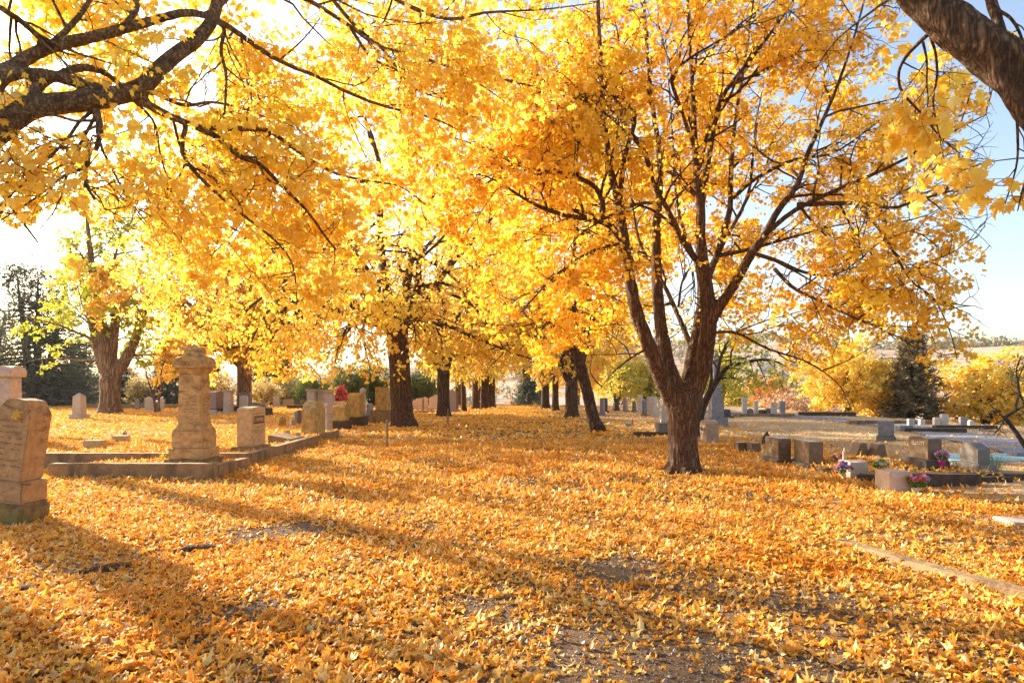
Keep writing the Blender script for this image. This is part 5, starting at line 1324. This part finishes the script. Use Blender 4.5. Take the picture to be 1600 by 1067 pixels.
for px, d_, w_, h, k_, mt, lab in ((1163, 38, .30, 1.25, 'flat', 'white', 'tall white pillar left in the back row by the lane'), (1172, 38, .36, .5, 'peak', 'bluegrey', 'small grey stone next to the tall white pillar'), (1181, 40, .24, 1.0, 'flat', 'white', 'thin white post-like stone in the back row by the lane'), (1185, 37.5, .3, .42, 'flat', 'white', 'small white block in the back row by the lane'),
                            (1192, 37, .42, .45, 'low', 'darkst', 'dark low stone in the back row by the lane'), (1200, 37.5, .34, .55, 'flat', 'bluegrey', 'grey squat stone left of the round white column'), (1209, 37, .32, .98, 'flat', 'white', 'white column right of the dark low stone'), (1222, 42, .4, .95, 'arch', 'bluegrey', 'grey arched stone right of the white column')):
    stone(px, 0, w_ * .85, .26, h * .85, k_, lab, mt, None, None, 'S', group=WB, d=d_)
kerb(12.6, 36.4, 16.0, 36.2, .3, .16, 'grey kerb under the back row of pillars', 'concrete')
WC = 'upright stones left of the big maple'
for px, d_, w_, h, k_, mt, lab in ((941, 38, .4, 1.1, 'flat', 'bluegrey', 'grey slab touching the right side of the slender leaning maple'), (946, 42, .35, 1.05, 'flat', 'darkst', 'dark slab just behind the grey slab by the slender maple'), (964, 46, .45, .95, 'flat', 'darkst', 'black slab under the yellow-green tree'), (961, 47, .3, .5, 'low', 'white', 'low white stone beside the black slab'),
                            (977, 44, .55, .95, 'flat', 'mauve', 'brown slab on a pale base right of the black slab'), (991, 43, .3, .7, 'flat', 'grey', 'small grey upright right of the brown slab'), (1000, 40, .40, 1.30, 'round', 'white', 'tall bluish-white tapered stone left of the leaning white slab'), (1007, 37, .34, 1.05, 'peak', 'bluegrey', 'dark grey pointed stone before the tapered white one'),
                            (1014, 44, .28, 1.15, 'flat', 'white', 'slim white pillar far behind the leaning white slab'), (1022, 36, .62, 1.25, 'flat', 'white', 'broad leaning white slab left of the big maple'), (1018, 36.5, .25, .75, 'flat', 'white', 'short slab leaning against the broad white one'), (1032, 35, .36, 1.0, 'round', 'white', 'white rounded stone right of the broad leaning slab'), (1038, 38, .35, 1.1, 'arch', 'pinkw', 'pale stone half hidden by the big maple trunk')):
    stone(px, 0, w_ * .72, .22, h * .8, k_, lab, mt, (w_ * 1.0, .38, .15), None, 'E', group=WC, d=d_, lean=.03 if 'leaning' in lab else 0, rz=-.5)
# small plaque with a stub
d = 27.5; rt = empty('flat_marker', ((983 - 800) / 1000 * d, d, .0), 0, 'small bluish flat marker with a rusty stub alone on the leaves', 'gravestone')
bm = bmesh.new(); box(bm, 0, 0, -.05, .42, .3, .14, .8); finish(bm, 'plaque', rt, 'bluegrey', .012)
bm = bmesh.new(); box(bm, .13, -.05, .091, .06, .06, .20); finish(bm, 'stub', rt, 'mauve', .008)


# ---- flowers
def bouquet(loc, cols, label, rvase, hvase, vmat, spread, n=16, green='weed', name='flower_vase', fall=0.0, psize=.045):
    rg = np.random.default_rng(abs(hash(label)) % 1000 if False else len(label) * 7)
    rt = empty(name, loc, 0, label, 'flowers')
    if hvase:
        bm = bmesh.new(); bmesh.ops.create_cone(bm, cap_ends=True, segments=14, radius1=rvase * .7, radius2=rvase, depth=hvase, matrix=Matrix.Translation((0, 0, hvase / 2))); finish(bm, 'vase', rt, vmat, .004)
    st, cr = Geo(), Geo()
    a = rg.uniform(0, 6.28, n); q = np.sqrt(rg.random(n)) * spread
    tipp = np.stack([np.cos(a) * q + fall, np.sin(a) * q * .8 - abs(fall) * .3, hvase + .05 + (spread * 1.2 - q) * .8 + rg.uniform(0, .05, n)], -1)
    u = np.linspace(0, 1, 4)[None, :, None]; b0 = np.array([0, 0, hvase * .8])
    P = b0 + (tipp - b0)[:, None, :] * u
    st.tubes(P, np.full((n, 4), .003), 4)
    leaf_twigs(cr, P, 6, .06, LEAF7 if False else 'quad', rg, .02, .1)
    link('stems', st.mesh('stems'), rt, M['weed']); link('leaves', cr.mesh('leaves'), rt, M[green])
    for i in range(n):
        g_ = Geo(); K = 26
        dd = norm(rg.normal(size=(K, 3)) + np.array([0, -.3, .5]))
        leaves(g_, np.repeat(tipp[i][None], K, 0), dd, rg.normal(size=(K, 3)), psize * rg.uniform(.7, 1.2, K), 'quad', np.full(K, .8), np.full(K, .8))
        link('flower_head', g_.mesh('flower_head'), rt, M[cols[i % len(cols)]])
    return rt
bouquet((5.72, 11.05, gz(5.72, 11.05)), ['pet_blue', 'pet_violet', 'pet_pink'], 'blue and pink flower bunch in a tan vase by the rough tan block', .045, .14, 'vase_t', .13, 15)
bouquet((6.20, 9.84, gz(6.22, 10.02)), ['pet_pink', 'pet_red', 'pet_orange', 'pet_violet'], 'pink, coral and orange bouquet leaning on the white-topped block', .06, .10, 'vase_w', .16, 20, fall=.05)
bouquet((6.05, 10.50, gz(6.05, 10.5) + .22), ['pet_white', 'pet_lime'], 'cream and lime sprigs rising behind the colourful bouquet', .03, .06, 'vase_w', .12, 9)
bouquet((8.02, 11.95, gz(8.02, 11.95) + .07), ['pet_pink', 'pet_violet'], 'pink flowers in a magenta foil pot beside the polished brown stone', .07, .16, 'vase_m', .10, 12)
bouquet((6.95, 13.6, gz(6.95, 13.6)), ['pet_pink'], 'small pink flowers on the ground right of the second granite stone', .02, .02, 'vase_t', .13, 9)
bouquet((-13.0, 21.5, gz(-13, 21.5)), ['pet_violet', 'pet_white'], 'tiny violet flowers alone among the leaves left of the monument', .02, .03, 'vase_w', .06, 6)
# white candle-like vase on the rough tan block
rt = empty('candle_vase', (5.93, 11.42, float(gz(5.93, 11.42))), 0, 'thin tan cylinder vase standing behind the rough tan block', 'vase')
bm = bmesh.new(); bmesh.ops.create_cone(bm, cap_ends=True, segments=12, radius1=.035, radius2=.032, depth=.50, matrix=Matrix.Translation((0, 0, .25))); finish(bm, 'cylinder', rt, 'vase_t', .004)
bm = bmesh.new(); bmesh.ops.create_cone(bm, cap_ends=True, segments=12, radius1=.012, radius2=.008, depth=.06, matrix=Matrix.Translation((0, 0, .53))); finish(bm, 'tip', rt, 'vase_w', .002)
# weeds
def weed(loc, label, n, h, spread, mat='weed'):
    rg = np.random.default_rng(n); g_ = Geo(); a = rg.uniform(0, 6.28, n); q = rg.uniform(.1, 1, n) * spread
    b0 = np.stack([np.cos(a) * q * .3, np.sin(a) * q * .3, np.zeros(n)], -1); t_ = np.stack([np.cos(a) * q, np.sin(a) * q, h * rg.uniform(.6, 1, n)], -1)
    u = np.linspace(0, 1, 5)[None, :, None]; P = b0[:, None] + (t_ - b0)[:, None] * u
    rt = empty('weed_plant', loc, 0, label, 'weed'); s_ = Geo(); s_.tubes(P, np.full((n, 5), .004) * np.linspace(1, .4, 5), 4); link('stems', s_.mesh('stems'), rt, M[mat])
    leaf_twigs(g_, P, 12, .05, 'needle', rg, .02, -.2); link('leaves', g_.mesh('leaves'), rt, M[mat])
weed((9.35, 12.4, .0), 'green weed clump at the right end of the plain grey granite stone', 22, .34, .30)
weed((6.25, 11.1, .0), 'yellow-leaved weed between the two flower stones', 10, .20, .22, 'leaf_green')
weed((-7.1, 13.0, .12), 'small yellow-green weed sprouting at the foot of the upper kerb', 8, .16, .10, 'leaf_green')
# exposed roots in the near left ground
for k, (pts, lab) in enumerate((([(-3.45, 6.2), (-3.25, 6.38), (-3.0, 6.42), (-2.8, 6.35)], 'dark exposed root hump among leaves, larger one at lower left'), ([(-3.95, 5.5), (-3.7, 5.68), (-3.5, 5.85), (-3.35, 5.9)], 'long low exposed root below the larger hump'), ([(-4.2, 4.9), (-3.8, 5.05), (-3.5, 4.95)], 'short dark root at the lower left picture border'))):
    p = smooth_path([(a_, b_ + .0, float(gz(a_, b_)) + (-.05 if j in (0, len(pts) - 1) else -.035), .02 if j in (0, len(pts) - 1) else .085) for j, (a_, b_) in enumerate(pts)], 16)
    g_ = Geo(); g_.tubes(p[:, :3], p[:, 3], 10); tag(link('tree_root', g_.mesh('tree_root'), None, M['bark']), lab, 'root')
# dry grass bents
for (gx_, gy_, n_) in ((5.15, 9.6, 5), (-5.2, 7.15, 12), (-7.3, 11.15, 14), (-6.6, 11.15, 14), (-5.9, 11.2, 10)): TUFTS.append((gx_, gy_, .12, n_ * 3, .05))

# ================================================================ fallen leaves
rng = np.random.default_rng(101)
def wn(x, y, s, o=0):
    return (np.sin(x * s + o) * np.sin(y * s * 1.13 + 1.7 * o) + .6 * np.sin(x * s * 2.3 + y * s * 1.1 + o) * np.sin(y * s * 2.1 - x * s * .7 + 2 * o) + .35 * np.sin(x * s * 5.1 - o) * np.sin(y * s * 4.7 + x * s))
def litter_density(x, y):
    d = .70 + .24 * wn(x, y, .9, .3) + .24 * wn(x, y, 2.6, 2.1)
    # worn gravel down the middle of the near avenue
    tr = np.exp(-((x - .9 - .02 * y) / 1.5) ** 2) * (1 - sstep(6, 11, y)) * 1.0
    bare = np.exp(-((x + 1.9) / .35) ** 2 - ((y - 4.6) / .35) ** 2) + .8 * np.exp(-((x + 2.6) / .6) ** 2 - ((y - 7.2) / .3) ** 2)
    d = d - .24 * tr - .7 * bare
    # thins out over the right-hand lawn and stays off the lane
    e = 5.6 + .05 * y + .9 * wn(x, y, .5, 1.1)
    d = d * (1 - .93 * sstep(e, e + 3.2, x))
    d = d * (1 - .75 * sstep(20, 34, y) * sstep(1.5, 5, x))
    hard = (1 - sstep(55, 64, y))
    return np.clip(d, 0.015, 1.1) * hard
def scatter(n, y0, y1, xl=-1.0, xr=1.0):
    y = np.sqrt(rng.uniform(y0 ** 2, y1 ** 2, n)); x = rng.uniform(-1, 1, n) * (.86 * y + .8)
    k = rng.random(n) < litter_density(x, y); return x[k], y[k]
def plot_lift(x, y):
    """leaves also lie on top of the kerbed plots"""
    z = np.zeros_like(x)
    for (x0, x1, y0, y1, h) in LIFT: z = np.where((x > x0) & (x < x1) & (y > y0) & (y < y1), h, z)
    return z
def blocked(x, y):
    k = np.zeros(len(x), bool)
    for (x0, x1, y0, y1) in BLOCK: k |= (x > x0) & (x < x1) & (y > y0) & (y < y1)
    return k
lg, lf = Geo(), Geo()
def lay(geo, n, y0, y1, size, shape, thick, tilt, curl=1.2, jit=0.0):
    x, y = scatter(n, y0, y1); b = blocked(x, y); x, y = x[~b], y[~b]; K = len(x)
    pile = np.clip(litter_density(x, y) - .5, 0, .6)
    z = gz(x, y) + plot_lift(x, y) + rng.uniform(.005, 1, K) * thick * (.35 + 1.4 * pile)
    a = rng.uniform(0, 6.28, K); tip = np.stack([np.cos(a), np.sin(a), rng.normal(0, tilt, K)], -1)
    nn = rng.normal(size=(K, 3)) * tilt + np.array([0, 0, 1.0])
    ca, cb = rng.uniform(-1, 1, K), rng.uniform(-1, 1, K)
    leaves(geo, np.stack([x, y, z], -1), tip, nn, size * rng.uniform(.5, 1.25, K), shape, np.sign(ca) * (.3 + curl * np.abs(ca)) + .3, np.sign(cb) * (.2 + curl * np.abs(cb)) + .2, jit)
lay(lg, 78000, 2.6, 9, .060, LEAFC, .045, .30, 2.0, .20)
lay(lg, 26000, 2.6, 9, .066, LEAF20, .045, .26, 1.6, .10)
lay(lg, 36000, 2.6, 9, .036, LEAF7, .03, .6, 2.0, .25)
lay(lg, 200000, 9, 20, .072, LEAF7, .05, .42, 2.0, .2)
lay(lf, 330000, 20, 63, .13, 'quad', .05, .40)
tag(link('fallen_leaves', lg.mesh('fallen_leaves'), None, M['litter']), kind='stuff')
tag(link('distant_fallen_leaves', lf.mesh('distant_fallen_leaves', False), None, M['litter_far']), kind='stuff')
# loose grit and pebbles of the worn track
n = 60000
y = np.sqrt(rng.uniform(2.6 ** 2, 9 ** 2, n)); x = rng.uniform(-1, 1, n) * (.86 * y + .5); k = (rng.random(n) < np.clip(1.05 - litter_density(x, y), .1, 1)) & ~blocked(x, y); x, y = x[k], y[k]; K = len(x)
r_ = rng.uniform(.003, .011, K) * (1 + (rng.random(K) < .06) * 1.2)
oc = np.array([(1, 0, 0), (0, 1, 0), (-1, 0, 0), (0, -1, 0), (0, 0, .9), (0, 0, -.9)], float)[None] * rng.uniform(.6, 1.3, (K, 6, 1))
an = rng.uniform(0, 6.28, K); ca_, sa_ = np.cos(an)[:, None], np.sin(an)[:, None]
V = np.stack([oc[..., 0] * ca_ - oc[..., 1] * sa_, oc[..., 0] * sa_ + oc[..., 1] * ca_, oc[..., 2]], -1) * r_[:, None, None] + np.stack([x, y, gz(x, y) + r_ * .35], -1)[:, None]
T_ = np.array([(0, 1, 4), (1, 2, 4), (2, 3, 4), (3, 0, 4), (1, 0, 5), (2, 1, 5), (3, 2, 5), (0, 3, 5)])
M['grit'] = leaf_mat('grit_stone', [(0, (0.14, 0.09, 0.055)), (.5, (0.27, 0.175, 0.105)), (.9, (0.42, 0.30, 0.19)), (1, (0.58, 0.45, 0.32))], trans=0.0, gloss=0.02)
tag(link('gravel', np_mesh('gravel', V.reshape(-1, 3), [((np.arange(K) * 6)[:, None, None] + T_[None]).reshape(-1, 3)], False), None, M['grit']), kind='stuff')
# dry grass on the right-hand lawn and tufts along the kerbs
gg = Geo(); n = 60000
y = np.sqrt(rng.uniform(6 ** 2, 34 ** 2, n)); x = rng.uniform(3.5, 22, n); k = (x < .9 * y + 1) & (rng.random(n) < sstep(5.0, 8.5, x + wn(x, y, .6, 2)))
x, y = x[k], y[k]
dl = np.min(np.abs(np.hypot(x[:, None] - lane[None, ::3, 0], y[:, None] - lane[None, ::3, 1])), axis=1); k = (dl > 1.3) & ~blocked(x, y); x, y = x[k], y[k]
tx = [rng.normal(c[0], c[2], c[3]) for c in TUFTS]; ty = [rng.normal(c[1], c[4], c[3]) for c in TUFTS]
x = np.concatenate([x] + tx); y = np.concatenate([y] + ty); K = len(x)
leaves(gg, np.stack([x, y, gz(x, y) - .005], -1), rng.normal(size=(K, 3)) * .5 + np.array([0, 0, 1.0]), rng.normal(size=(K, 3)), rng.uniform(.03, .10, K), 'needle', np.zeros(K), rng.uniform(-.5, .8, K))
tag(link('dry_grass', gg.mesh('dry_grass', False), None, M['straw']), kind='stuff')
